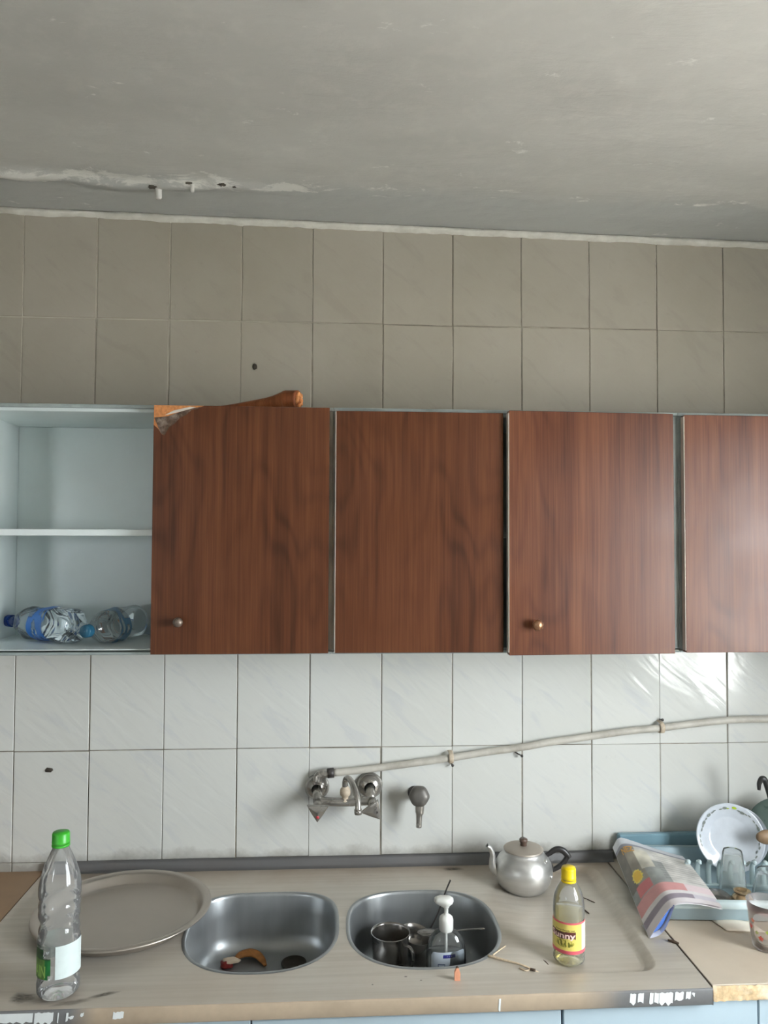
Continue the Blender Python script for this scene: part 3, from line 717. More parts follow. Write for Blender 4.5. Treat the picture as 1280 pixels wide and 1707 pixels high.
for i, (a, b, zt, zb) in enumerate(((.20, .300, .846, .829), (.303, .338, .846, .826), (.346, .348, .845, .825), (.362, .366, .844, .828), (.366, .376, .838, .832), (.389, .395, .843, .836), (.450, .470, .843, .830), (1.1985, 1.2025, .844, .823), (1.464, 1.476, .845, .826), (1.480, 1.492, .845, .828), (1.504, 1.512, .845, .825), (1.514, 1.523, .845, .826), (1.524, 1.552, .845, .823), (1.556, 1.574, .845, .829), (1.579, 1.589, .845, .832), (1.592, 1.597, .843, .837))):
    flake(a, b, zt, zb, 'white_flake', seed=i*3.3)
# stains on the worktop
def stain(c, rx, ry, rot, seed, col=S(92, 80, 66), a=.75):
    def fn(u, v):
        r_, an = v, 2*PI*u; k = 1+.35*pnoise(Vector((math.cos(an)*1.4+seed, math.sin(an)*1.4, 0)))
        x, y = rx*k*r_*math.cos(an), ry*k*r_*math.sin(an)
        return (c[0]+x*math.cos(rot)-y*math.sin(rot), c[1]+x*math.sin(rot)+y*math.cos(rot), SZ+.0007)
    g = grid(fn, 28, 8); g.col = gridcol(lambda u, v: (*col[:3], a*min(1, (1-v)*1.6)*(.75+.5*pnoise(Vector((math.cos(2*PI*u)*v*4, math.sin(2*PI*u)*v*4, seed))))), 28, 8)
    build('dirt_stain', g, 'printed_film', sink)
simple('stain_brown', S(112, 100, 86), .6, var=.2, scale=60)
stain((.262, -.592), .030, .020, .1, 1); stain((.418, -.590), .030, .008, .35, 2); stain((.365, -.612), .04, .010, .2, 11, a=.5); stain((1.195, -.052), .036, .012, 0, 3); stain((.31, -.60), .07, .02, .1, 12, a=.35)
stain((1.02, -.56), .004, .003, 0, 5); stain((1.05, -.575), .003, .002, 0, 6); stain((.95, -.585), .003, .002, 1, 8)

# base cabinets and the neighbouring worktops
def base_cab(x0, x1, splits, label, zt=.812, gap=.004):
    r = thing('base_cabinet', label, 'cabinet', ((x0+x1)/2, -.33, 0), 'pale blue base cabinets')
    for a in (x0, x1-.016): build('side_panel', box(a, a+.016, -.592, -.02, .0, .812), 'blue_cabinet_paint', r)
    build('back_panel', box(x0+.016, x1-.016, -.026, -.02, .08, .70), 'blue_cabinet_paint', r)
    build('floor_panel', box(x0+.016, x1-.016, -.592, -.026, .08, .096), 'blue_cabinet_paint', r)
    build('plinth', box(x0+.016, x1-.016, -.56, -.545, 0, .08), 'blue_cabinet_paint', r)
    s = [x0]+splits+[x1]
    for a, b in zip(s, s[1:]):
        zz = zt(a) if callable(zt) else zt
        d = build('door', box(a+.0015, b-.0015, -.614, -.594, .085, zz, .0015), 'blue_cabinet_paint', r)
        build('handle', tube(catmull([(b-.05, -.613, .62), (b-.05, -.635, .63), (b-.05, -.635, .70), (b-.05, -.613, .71)], 5), .004, 8), 'chrome_worn', d)
base_cab(.09, 1.331, [.71], 'pale blue base cabinet with two doors under the sink bowls', lambda a: .8115 if a < .5 else .8045)
base_cab(1.333, 2.15, [1.74], 'pale blue base cabinet under the drainer end and beige worktop', .8165)
base_cab(-.75, .086, [-.33], 'pale blue base cabinet under the brown worktop left of the sink', .8115)
wt = thing('worktop', 'beige worktop with crumbling chipboard front edge right of the sink', 'worktop', (1.95, -.33, .82))
build('board', box(1.639, 2.6, -.622, -.003, .818, .8495, .001), 'worktop_beige', wt)
ed = grid(lambda a, b: (1.639+.96*a, -.6235-.005*abs(fractal(Vector((a*60, b*3, 0)), 1, 2, 3))-.0015, .819+.0305*b-.003*max(0, pnoise(Vector((a*40, 3, 0))))*(b > .8)), 200, 6)
build('raw_edge', ed, 'osb_edge', wt)
wl_ = thing('worktop', 'brown wooden worktop left of the sink, tray overhanging it', 'worktop', (-.3, -.33, .82))
build('board', box(-.75, .087, -.622, -.003, .818, .849, .001), 'worktop_brown', wl_)

# ------------------------------------------------------------------ round tray
tb = Vector((.372, -.280, SZ))
tray = thing('serving_tray', 'large round steel tray lying flat left of the first bowl', 'tray', tb)
tp = [(.0005, .0025), (.120, .0025), (.164, .0025), (.169, .0036), (.173, .0068), (.183, .0235), (.187, .0275), (.193, .0292), (.2000, .0292), (.2035, .0275), (.2042, .025), (.2025, .0238), (.2005, .0256), (.194, .0262), (.188, .0242), (.184, .019), (.175, .0042), (.170, .0008), (.164, .0004), (.120, .0004), (.0005, .0004)]
bd = lathe(tp, 96, tb); build('dish', bd, 'steel_tray', tray)

# ------------------------------------------------------------------ kettle
K = Vector((1.368, -.146, SZ-.0135))
kt = thing('kettle', 'small dented aluminium teapot kettle with black handle, beside upstand', 'kettle', K)
kp = [(.0005, .001), (.050, .001), (.0555, .003), (.0635, .012), (.0715, .026), (.0755, .041), (.0757, .052), (.0725, .067), (.0655, .080), (.0565, .090), (.0505, .0955), (.0495, .098), (.0508, .1005), (.0500, .1025), (.0475, .102)]
build('body', lathe(kp, 64, K, deform=lambda q, z, a: q*(1+.008*pnoise(Vector((math.cos(a)*2, math.sin(a)*2, z*40))))), 'aluminium', kt)
ld = build('lid', lathe([(.0515, .1015), (.0520, .1035), (.0505, .1052), (.042, .1085), (.02, .1112), (.0005, .1115)], 56, K), 'aluminium_lid', kt)
build('lid_knob', lathe([(.0085, .110), (.0085, .119), (.0105, .121), (.0108, .1275), (.009, .1295), (.0005, .1298)], 24, K), 'bakelite_brown', ld)
sp = [K+Vector(p) for p in ((-.066, .0, .043), (-.080, -.002, .056), (-.0835, -.004, .072), (-.0835, -.006, .092), (-.089, -.008, .108), (-.099, -.010, .117))]
sm = tube(catmull(sp, 6), [.0165, .0135, .0105, .0085, .0072, .0066], 18, cap=False, flat=.8); so = build('spout', sm, 'aluminium', kt); solid(so, .0015, -1)
hd = [K+Vector(p) for p in ((.058, .0, .083), (.070, -.001, .090), (.082, -.002, .0985), (.094, -.003, .1005), (.106, -.004, .096), (.116, -.005, .086), (.121, -.006, .079))]
h = build('handle', tube(catmull(hd, 6), [.005, .0058, .0064, .007, .0074, .0072, .006], 14, flat=1.15), 'bakelite', kt)
hd2 = [K+Vector(p) for p in ((.072, .0, .044), (.082, -.001, .048), (.094, -.002, .055), (.104, -.003, .063), (.111, -.004, .072), (.116, -.005, .083))]
build('handle', tube(catmull(hd2, 6), [.005, .006, .0068, .0072, .007, .006], 14), 'bakelite', kt)
br_ = [K+Vector(p) for p in ((.056, .0, .088), (.064, 0, .078), (.072, 0, .066), (.0775, 0, .054), (.0755, 0, .043))]
build('handle_bracket', tube(catmull(br_, 5), .0055, 10, flat=.45), 'nut_dark', kt)
for z_ in (.084, .048):
    rr = math.sqrt(max(0, 1))*(.0615 if z_ > .07 else .0752)
    build('rivet', blob(K+Vector((rr*.80, -rr*.62, z_)), .006, 2, 0, (.8, .8, 1)), 'aluminium', kt)

# ------------------------------------------------------------------ wall mixer tap
tp_ = thing('mixer_tap', 'worn chrome wall mixer tap with two triangular handles and swan neck', 'tap', (.90, -.004, 1.045))
def lat_y(prof, x, z, y0, seg=28): return lathe(prof, seg).xf(Matrix.Translation((x, y0, z)) @ Matrix.Rotation(PI/2, 4, 'X'))
dome = [(.034, 0), (.0345, .003), (.033, .010), (.029, .018), (.022, .0245), (.0145, .028)]
build('escutcheon', lat_y(dome, .822, 1.064, -.003), 'chrome_worn', tp_); build('escutcheon', lat_y([(r_*1.06, z_) for r_, z_ in dome], .968, 1.066, -.003), 'chrome_worn', tp_)
for x_, z_ in ((.824, 1.064), (.968, 1.066)):
    build('union', tube([(x_, -.026, z_), (x_, -.050, z_-.008), (x_+(.004 if x_ < .9 else 0), -.072, z_-.018)], [.0125, .0135, .0135], 18), 'chrome_worn', tp_)
build('body_bar', tube(catmull([(.822, -.070, 1.046), (.85, -.070, 1.0445), (.90, -.072, 1.043), (.945, -.070, 1.044), (.974, -.070, 1.047)], 5), [.0145, .0115, .0115, .0115, .0145], 20), 'chrome_worn', tp_)
for x_, z_ in ((.826, 1.046), (.971, 1.047)):
    build('valve_stem', tube([(x_, -.072, z_), (x_, -.09, z_-.006), (x_+.001, -.106, z_-.011)], [.0125, .0115, .009], 18), 'chrome_worn', tp_)
def tri_handle(c, rot, tilt, red):
    star = [(.0335 if k % 2 == 0 else .0178, k*PI/3) for k in range(6)]
    ring = []
    for k in range(6):
        (ra, aa), (rb_, ab) = star[k], star[(k+1) % 6]
        pa, pb = Vector((ra*math.cos(aa), ra*math.sin(aa), 0)), Vector((rb_*math.cos(ab), rb_*math.sin(ab), 0))
        for q in range(8): ring.append(pa.lerp(pb, q/8))
    n = len(ring)
    m = loft([[Vector((p.x*s_, p.y*s_, z_)) for p in ring] for s_, z_ in ((.55, -.004), (.93, .0), (1.0, .003), (1.0, .006), (.95, .0085), (.55, .0128), (.2, .0146), (.02, .015))], True); m.f.append(tuple(range(n))[::-1])
    mt = Matrix.Translation(c) @ Matrix.Rotation(PI/2+tilt, 4, 'X') @ Matrix.Rotation(rot, 4, 'Z')
    h_ = sharp(build('handle', m.xf(mt), 'chrome_worn', tp_), 28)
    if red: build('hot_mark', lathe([(.0005, .0148), (.0042, .0144), (.0048, .0085)], 16, (.013, 0, 0)).xf(mt), 'red_dot', h_)
    else: build('screw_recess', lathe([(.0005, .0130), (.0032, .0136), (.0034, .0122)], 16, (.006, .006, 0)).xf(mt), 'dark_hole', h_)
tri_handle((.827, -.108, 1.036), D2(-92), D2(16), True)
tri_handle((.973, -.108, 1.035), D2(-52), D2(14), False)
build('spout_collar', lathe([(.0115, -.004), (.0125, .002), (.0085, .006), (.0085, .012), (.0135, .016), (.0145, .024), (.013, .032), (.0095, .036), (.008, .040)], 24, (.8995, -.071, 1.046)), 'fitting_beige', tp_)
P = [(.8995, -.071, 1.080), (.899, -.074, 1.096), (.902, -.082, 1.108), (.909, -.097, 1.113), (.917, -.118, 1.108), (.924, -.138, 1.097), (.930, -.152, 1.080), (.932, -.160, 1.062), (.932, -.163, 1.048)]
build('spout', tube(catmull(P, 6), [.0078]*8+[.0082], 18), 'chrome_worn', tp_)
build('spout_tip', tube([(.932, -.1625, 1.055), (.932, -.1632, 1.047), (.932, -.1636, 1.042)], [.0098, .0105, .0092], 18), 'chrome_worn', tp_)
# angle valve
av = thing('water_valve', 'grey single wall tap with round head right of the mixer', 'tap', (1.103, -.004, 1.05))
build('wall_collar', lat_y([(.019, 0), (.019, .004), (.0155, .008), (.0145, .03)], 1.094, 1.043, -.003), 'nut_dark', av)
build('valve_body', tube([(1.094, -.02, 1.043), (1.099, -.045, 1.046), (1.103, -.066, 1.048)], [.0135, .0145, .0155], 18), 'chrome_worn', av)
build('valve_head', lathe([(.0185, 0), (.0255, .003), (.0275, .009), (.0265, .020), (.0215, .027), (.010, .0300), (.0005, .0303)], 40, deform=lambda q, z, a: q*(1+.03*math.cos(6*a))).xf(Matrix.Translation((1.104, -.052, 1.051)) @ Matrix.Rotation(-.25, 4, 'Z') @ Matrix.Rotation(PI/2-.15, 4, 'X')), 'chrome_dull', av)
build('valve_spout', tube(catmull([(1.103, -.062, 1.042), (1.1025, -.064, 1.024), (1.102, -.065, 1.010), (1.101, -.065, 1.002), (1.1005, -.065, .985), (1.100, -.065, .970)], 4), [.0125, .0125, .0118, .0088, .0078, .0076], 18), 'chrome_worn', av)
# pipe
PP = [(.866, -.022, 1.1065), (.94, -.0215, 1.1125), (1.007, -.021, 1.120), (1.10, -.021, 1.131), (1.192, -.021, 1.1425), (1.29, -.021, 1.157), (1.395, -.021, 1.1695), (1.47, -.021, 1.182), (1.55, -.021, 1.192), (1.688, -.021, 1.210), (1.793, -.021, 1.219), (1.933, -.021, 1.234), (2.022, -.021, 1.240), (2.11, -.021, 1.2405), (2.3, -.021, 1.236), (2.58, -.021, 1.22)]
pp = thing('water_pipe', 'grey plastic water pipe rising along the tiled wall from the mixer', 'pipe', (1.5, -.02, 1.16))
build('pipe', tube(catmull(PP, 6), .0098, 16), 'pipe_grey', pp)
build('pipe_nut', tube([(.851, -.0225, 1.1055), (.869, -.022, 1.1068)], .0138, 6), 'nut_dark', pp)
build('elbow', tube(catmull([(.853, -.0225, 1.1055), (.836, -.0225, 1.1045), (.825, -.024, 1.098), (.8225, -.028, 1.082)], 5), [.0115, .0125, .0125, .011], 16), 'chrome_worn', pp)
def clip(x, z, lab, dn=1):
    t_ = thing('pipe_clip', lab, 'clip', (x, -.004, z), 'pipe clips')
    P = [(x, -.003, z+.0165), (x, -.016, z+.0155), (x, -.0285, z+.011), (x, -.034, z), (x, -.0285, z-.011), (x, -.016, z-.0135), (x, -.003, z-.0145)]
    build('strap', tube(catmull(P, 5), .0068, 10, flat=.22, up=(0, 0, 1)), 'fitting_beige', t_)
    build('nail', tube([(x+.004, -.002, z-.020*dn), (x+.005, -.016, z-.0215*dn), (x+.0052, -.0165, z-.0216*dn), (x+.0056, -.019, z-.022*dn)], [.0017, .0017, .004, .004], 10), 'nut_dark', t_)
clip(1.194, 1.1425, 'beige pipe clip with bent nail, above the single tap'); clip(1.796, 1.219, 'beige pipe clip with nail, near the right end of the pipe', -1)
nl = thing('nail', 'bent nail in the tile joint under the pipe, above the kettle', 'nail', (1.39, -.003, 1.147))
build('shank', tube([(1.380, -.002, 1.151), (1.386, -.014, 1.149), (1.393, -.017, 1.146)], .002, 8), 'nut_dark', nl)
build('head', blob((1.396, -.017, 1.1445), .0042, 2, .2), 'nut_dark', nl)

# ------------------------------------------------------------------ things in the bowls
FZ = SZ-.1395
# steel mug in the right bowl
c = Vector((1.008, -.282, FZ))
mug = thing('steel_mug', 'tall steel mug standing in the right-hand bowl', 'mug', c)
mo = build('body', lathe([(.0005, .002), (.038, .002), (.040, .0), (.0415, .004), (.0425, .03), (.0445, .070), (.0455, .088), (.0472, .0905), (.0478, .0925), (.0462, .0925), (.0442, .088), (.0415, .05), (.0395, .008), (.0005, .006)], 48, c), 'steel_pot', mug)
build('handle', tube(catmull([c+Vector(p) for p in ((.028, -.034, .078), (.045, -.052, .078), (.050, -.060, .055), (.042, -.048, .026), (.028, -.030, .022))], 6), .0045, 10, flat=.5), 'steel_pot', mug)
# ladle
la = thing('ladle', 'dark steel ladle with long handle leaning in the right-hand bowl', 'ladle', (1.075, -.20, FZ))
lc = Vector((1.072, -.222, FZ+.038))
build('scoop', lathe([(.0005, -.0265), (.018, -.024), (.031, -.014), (.0375, .002), (.040, .018), (.0412, .0195), (.0398, .0195), (.036, .002), (.029, -.0125), (.016, -.0215), (.0005, -.024)], 36).xf(Matrix.Translation(lc) @ Matrix.Rotation(D2(12), 4, 'Y') @ Matrix.Rotation(D2(10), 4, 'X')), 'steel_pot', la)
build('shaft', tube(catmull([lc+Vector((.034, .004, .012)), lc+Vector((.044, .006, .030)), Vector((1.135, -.208, .812)), Vector((1.152, -.197, .850)), Vector((1.168, -.190, .882))], 5), [.0034, .0036, .0030, .0028, .0034], 10, flat=.5), 'nut_dark', la)
# soap pump bottle
s0 = Vector((1.127, -.398, FZ+.0005))
so_ = thing('soap_bottle', 'clear hand soap bottle with white pump standing in the right-hand bowl', 'bottle', s0)
OV = Matrix.Translation(s0) @ Matrix.Rotation(D2(-8), 4, 'Z') @ Matrix.Diagonal((1, .58, 1, 1))
bp_ = [(.0005, .004), (.03, .001), (.040, .001), (.0435, .005), (.0448, .02), (.0450, .085), (.0442, .108), (.041, .126), (.034, .140), (.024, .150), (.0155, .154), (.0145, .158)]
build('body', lathe(bp_, 48).xf(OV), 'clear_plastic_soap', so_)
sl = [(.0005, .006), (.038, .004), (.0425, .02), (.0428, .09), (.0415, .104), (.0005, .105)]
simple('soap_gel', S(150, 160, 160), .3, var=.02)
clear_mat('soap_liquid', (.96, .97, .97, 1), .10, (.75, .82, .83, 1), .1, 1.15)
build('soap', lathe(sl, 40).xf(OV), 'soap_liquid', so_)
PM = Matrix.Translation(s0) @ Matrix.Rotation(D2(-8), 4, 'Z')
build('pump_collar', lathe([(.0145, .150), (.0158, .152), (.0160, .174), (.0145, .180), (.0085, .185), (.005, .186)], 32, deform=lambda q, z, a: q*(1+.012*math.cos(24*a))).xf(PM), 'pump_white', so_)
build('pump_stem', lathe([(.0048, .184), (.0048, .200), (.0068, .201), (.0074, .207)], 20).xf(PM), 'pump_white', so_)
build('pump_tube', lathe([(.003, .01), (.003, .152)], 10).xf(PM), 'pump_white', so_)
hdm = loft([[Vector((s*(.0150*math.cos(a))-(.010 if math.cos(a) < -.4 else 0)*s, s*.0125*math.sin(a), z)) for a in [2*PI*i/32 for i in range(32)]] for s, z in ((.45, .203), (.62, .206), (.98, .2105), (1.12, .2155), (1.08, .2215), (.8, .2245), (.1, .2255))], True).xf(PM)
build('pump_head', hdm, 'pump_white', so_)
def soapcol(u, v):
    if .34 < u < .66 and .83 < v < .93: return S(58, 60, 150) if not (.40 < u < .60 and .86 < v < .90 and int(u*60) % 3 == 0) else S(170, 176, 220)
    if v < .42 and .10 < u: return tuple(x*(1 if int(v*44) % 2 else .72) for x in S(176, 188, 198)[:3])+(1,)
    if .2 < u < .40 and .52 < v < .66 and not (.23 < u < .37 and .55 < v < .63): return S(92, 110, 150)
    return S(222, 232, 242)
nu, nv = 60, 60
def soaplab(u, v):
    a = D2(-90-58+116*u); z = .040+.074*v; e = 1.0
    if v > .85:
        k = (v-.85)/.15; uu = abs(u-.5)*2; lim = 1-.16*k*k; a = D2(-90+(-58+116*u)*lim)
    return (.0459*math.cos(a), .0459*math.sin(a), z)
g = grid(soaplab, nu, nv); g.col = gridcol(soapcol, nu, nv)
build('label', g.xf(Matrix.Translation(s0) @ Matrix.Rotation(D2(8), 4, 'Z') @ Matrix.Diagonal((1, .585, 1, 1))), 'printed_label', so_, label='white label with blue emblem and grey lines')
# spoon
spn = thing('spoon', 'steel spoon resting behind the soap bottle, handle against the bowl side', 'spoon', (1.17, -.30, FZ))
build('handle', tube(catmull([(1.118, -.300, .8065), (1.16, -.312, .8155), (1.20, -.322, .823), (1.226, -.330, .8275), (1.230, -.331, .828)], 5), [.0035, .003, .0036, .0044, .003], 12, flat=.45), 'steel_pot', spn)
build('bowl', blob((1.098, -.292, .804), .021, 3, 0, (1.25, .8, .22)), 'steel_pot', spn)
# food scraps in the left bowl
f1 = build('fruit_peel', tube(catmull([(.628, -.238, FZ+.006), (.640, -.222, FZ+.014), (.662, -.216, FZ+.017), (.682, -.222, FZ+.015), (.696, -.236, FZ+.010), (.706, -.254, FZ+.005)], 6), [.005, .010, .012, .011, .009, .004], 12, flat=.55), 'peel_orange', loc=(.665, -.235, FZ)); tag(f1, 'curled orange brown fruit peel lying in the left-hand bowl', 'food scrap')
fa = thing('apple_core', 'eaten red apple piece with white flesh lying in the left-hand bowl', 'food scrap', (.615, -.252, FZ))
build('skin', blob((.612, -.252, FZ+.010), .014, 3, .3, (1.2, .8, .7), 3), 'apple_red', fa); build('flesh', blob((.622, -.248, FZ+.017), .016, 3, .35, (1.4, .7, .4), 6), 'apple_white', fa)

# ------------------------------------------------------------------ bits on the drainer and worktop
def twig(name, label, P, r, mat, cat='twig', grp=None):
    P = [(x, y, SZ+z) for x, y, z in P]
    return tag(build(name, tube(catmull(P, 4), r, 7), mat, loc=P[0]), label, cat, grp)
twig('twig', 'long pale twig lying between the right-hand bowl and the oil bottle', [(1.204, -.497, .0045), (1.235, -.514, .0035), (1.27, -.535, .003), (1.300, -.553, -.0035)], [.0028, .0024, .002, .0016], 'twig_tan')
twig('twig', 'short pale twig lying across the end of the long one', [(1.214, -.500, .0065), (1.232, -.478, .0045), (1.252, -.455, .002)], [.0016, .0014, .0012], 'twig_tan')
twig('twig', 'thin pale bent twig in front of the long one', [(1.262, -.543, .0016), (1.273, -.554, .0016), (1.284, -.548, .0016)], .0014, 'twig_tan')
twig('debris', 'dark crumb beside the thin bent twig', [(1.283, -.551, .003), (1.292, -.556, .003)], .0028, 'twig_dark', 'debris')
twig('debris', 'dark dry splinter lying left of the oil bottle', [(1.322, -.486, -.0115), (1.328, -.500, -.0115), (1.332, -.512, -.0115)], [.0016, .0026, .0016], 'twig_dark', 'debris')
twig('stalk', 'longer dark dry stalk lying on the drainer between oil bottle and newspaper', [(1.500, -.200, -.0125), (1.514, -.216, -.0125), (1.528, -.236, -.0125)], .0011, 'twig_dark', 'stalk')
twig('stalk', 'shorter dark dry stalk lying close behind the oil bottle', [(1.486, -.258, -.0125), (1.490, -.272, -.0125), (1.495, -.290, -.0125)], .0014, 'twig_dark', 'stalk')
twig('debris', 'dark brown chip on the joint between sink and beige worktop', [(1.622, -.452, .003), (1.632, -.460, .003), (1.640, -.468, .003)], [.002, .0038, .002], 'twig_dark', 'debris')
cs = thing('scrap', 'small pinkish orange scrap standing on the sink edge below the soap bottle', 'scrap', (1.124, -.577, SZ))
build('piece', prism([(-.0055, 0), (.006, 0), (.0065, .014), (.003, .0245), (-.001, .0255), (-.0055, .016)], -.003, .003).xf(Matrix.Translation((1.124, -.577, SZ))), 'copper_scrap', cs)
build('tip', blob((1.1245, -.577, SZ+.025), .0035, 1, .3), 'twig_dark', cs)

# ------------------------------------------------------------------ dish rack
RK = Vector((1.668, -.032, SZ)); RA = D2(-5)
RM = Matrix.Translation(RK) @ Matrix.Rotation(RA, 4, 'Z')
rack = thing('dish_rack', 'pale blue plastic dish rack with white tines against the wall', 'dish rack', RK)
W_, D_ = .50, .335
def rb(n, a, mat='rack_blue', b=.003): return build(n, box(*a, b).xf(RM), mat, rack)
RM2 = Matrix.Translation(RK)
build('back_panel', box(.0, W_, .0, .022, .004, .0755, .004).xf(RM2), 'rack_blue_shaded', rack)
trl = []
def rr2(inset, z, r=.04): return [RM @ p for p in rrect(inset, W_-inset, W_-inset, -D_+inset, -.006-inset, max(.006, r-inset), z)]
tray_m = loft([rr2(.012, .0015), rr2(.005, .004), rr2(.001, .03), rr2(-.002, .0315), rr2(-.004, .034), rr2(-.004, .047), rr2(-.001, .050), rr2(.006, .050), rr2(.009, .046), rr2(.012, .014), rr2(.03, .011)], True)
build('drip_tray', tray_m, 'rack_blue', rack)
build('tray_rim', loft([rr2(-.0045, .034), rr2(-.006, .0365), rr2(-.006, .0475), rr2(-.002, .0515), rr2(.006, .0515)]), 'rack_blue_light', rack)
tp0 = [(0, 0, .012), (-.001, .002, .04), (0, .003, .060), (.0, -.002, .074), (.0, -.010, .0775), (0, -.015, .072)]
first = None
for k in range(12):
    X = .128+.028*k; P = [RM @ Vector((X+p[0], -.165+p[1], p[2])) for p in tp0]
    if first is None:
        first = build('tine', tube(catmull(P, 4), [.0078, .0074, .0070, .0064, .0056, .0035], 8, flat=.6, up=(0, 1, 0)), 'rack_blue_light', rack); f0 = Vector(first.location); x_0 = X
    else:
        o = first.copy(); C.collection.objects.link(o); o.parent = rack; o.location = f0+(Matrix.Rotation(RA, 3, 'Z') @ Vector((X-x_0, 0, 0)))
build('tine_rail', box(.06, W_-.06, -.171, -.159, .011, .018, .002).xf(RM), 'rack_blue_light', rack)
# plates leaning in the rack
def plate(name, label, c, r, tilt, yaw, deco):
    t_ = thing(name, label, 'plate', Vector(c)-Vector((0, 0, r)), 'plates in the dish rack')
    prof = [(.0005, .006), (.3*r, .006), (.56*r, .0065), (.62*r, .008), (.74*r, .014), (.96*r, .0195), (r, .021), (r*1.005, .0195), (.97*r, .0165), (.74*r, .0105), (.6*r, .003), (.55*r, .0015), (.5*r, .003), (.0005, .003)]
    sg = 96; m = lathe(prof, sg)
    cols = []
    for j, (pr, pz) in enumerate(prof):
        for i in range(sg):
            cc_ = S(210, 215, 222)
            cols.append(cc_)
    m.col = cols
    mt = Matrix.Translation(c) @ Matrix.Rotation(yaw, 4, 'Z') @ Matrix.Rotation(PI/2-tilt, 4, 'X')
    p_ = build('dish', m.xf(mt), 'printed_porcelain', t_)
    if deco:
        for k in range(40):
            a = k/40*2*PI+R.uniform(-.05, .05)
            if 200 < math.degrees(a) < 262: continue
            big = R.random() < .3
            rr_ = .86+R.uniform(-.035, .035); q = Vector((rr_*r*math.cos(a), rr_*r*math.sin(a), .0172+.020*(rr_-.86)))
            lf = MB(); n = 10; L_ = .0062 if big else .0048; wv = .0034 if big else .0016
            V_ = [(q.x+(L_*math.cos(b)*-math.sin(a)+wv*math.sin(b)*math.cos(a)), q.y+(L_*math.cos(b)*math.cos(a)+wv*math.sin(b)*math.sin(a)), q.z+.0012+.0004*math.sin(b)) for b in [2*PI*i/n for i in range(n)]]
            lf.add(V_, [tuple(range(n))]); build('leaf_print', lf.xf(mt), 'leaf_lime' if k in (9, 10) else 'leaf_grey', p_)
simple('leaf_grey', S(128, 134, 128), .3, var=.3, scale=200); simple('leaf_lime', S(176, 196, 60), .3, var=.1)
plate('plate', 'white plate with grey leaf rim leaning upright in the rack', (1.940, -.118, .948), .087, D2(14), D2(-14), True)
plate('plate', 'plain white plate standing behind the leaf-rimmed plate', (1.975, -.088, .938), .080, D2(12), D2(-12), False)
dp = Vector((2.100, -.095, .952))
t_ = thing('plate', 'dark green plate behind the wooden spoon, cut off by the right frame edge', 'plate', dp-Vector((0, 0, .085)), 'plates in the dish rack')
build('dish', lathe([(.0005, .004), (.05, .004), (.058, .007), (.088, .017), (.089, .0155), (.06, .003), (.05, .0015), (.0005, .0015)], 64).xf(Matrix.Translation(dp) @ Matrix.Rotation(D2(-20), 4, 'Z') @ Matrix.Rotation(PI/2-D2(12), 4, 'X')), 'dish_green', t_)
# glasses and small metal things in the rack
def tumbler(name, label, c, r0, r1, h, mat='clear_glass'):
    t_ = tag(build(name, lathe([(.0005, h-.004), (r1*.7, h-.004), (r1*.9, h-.002), (r1, h-.010), (r0*.5+r1*.5, h*.5), (r0, .001), (r0-.0018, 0), (r0-.003, .002), (r0*.5+r1*.5-.003, h*.5), (r1-.004, h-.014), (.0005, h-.013)], 40, c), mat, loc=c), label, 'glass', 'glasses in the dish rack'); return t_
tumbler('drinking_glass', 'upturned clear glass in front of the leaf-rimmed plate', (1.874, -.262, SZ+.0115), .034, .024, .112)
tumbler('drinking_glass', 'upturned short clear glass at the right end of the rack', (1.955, -.285, SZ+.0115), .040, .030, .070)
bc = Vector((1.866, -.322, SZ+.0115))
bj = thing('brass_pot', 'tiny brass-coloured metal pot with flared rim, inside the rack front', 'pot', bc)
build('body', lathe([(.0005, .001), (.020, .001), (.026, .006), (.027, .014), (.022, .024), (.0165, .029), (.0165, .031)], 32, bc), 'brass_metal', bj)
build('rim', lathe([(.0165, .030), (.0185, .032), (.0205, .036), (.0195, .037), (.0165, .034), (.0145, .031), (.0005, .029)], 32, bc), 'brass_metal', bj)
lc2 = Vector((1.812, -.300, SZ+.0115))
tag(build('saucepan_lid', lathe([(.044, 0), (.0445, .003), (.038, .014), (.026, .023), (.012, .027), (.0005, .028)], 40, lc2), 'steel_pot', loc=lc2), 'small grey domed metal lid beside the brass-coloured pot', 'lid')
# ladle handle and wooden spoon poking in from the right of the rack
sk = thing('skimmer', 'dark hook-handled utensil standing in the dish rack beside the dark green plate', 'utensil', (2.04, -.15, .87))
build('handle', tube(catmull([(2.008, -.150, 1.083), (2.009, -.150, 1.100), (2.016, -.150, 1.112), (2.024, -.150, 1.110), (2.032, -.150, 1.090), (2.044, -.150, 1.05), (2.060, -.150, .99)], 6), [.004, .006, .0075, .0078, .008, .0085, .0085], 12), 'black_plastic', sk)
build('shaft', tube([(2.060, -.150, .992), (2.085, -.150, .90), (2.09, -.150, .864)], .0045, 10), 'steel_pot', sk)
ws = thing('wooden_spoon', 'brown wooden spoon lying across the dish rack in front of the dark green plate', 'spoon', (2.05, -.185, .94))
build('bowl', blob((2.008, -.185, .972), .026, 3, .05, (1.1, .5, .72)), 'spoon_wood', ws); build('handle', tube([(2.03, -.185, .965), (2.09, -.19, .925), (2.12, -.192, .90)], .006, 10), 'spoon_wood', ws)
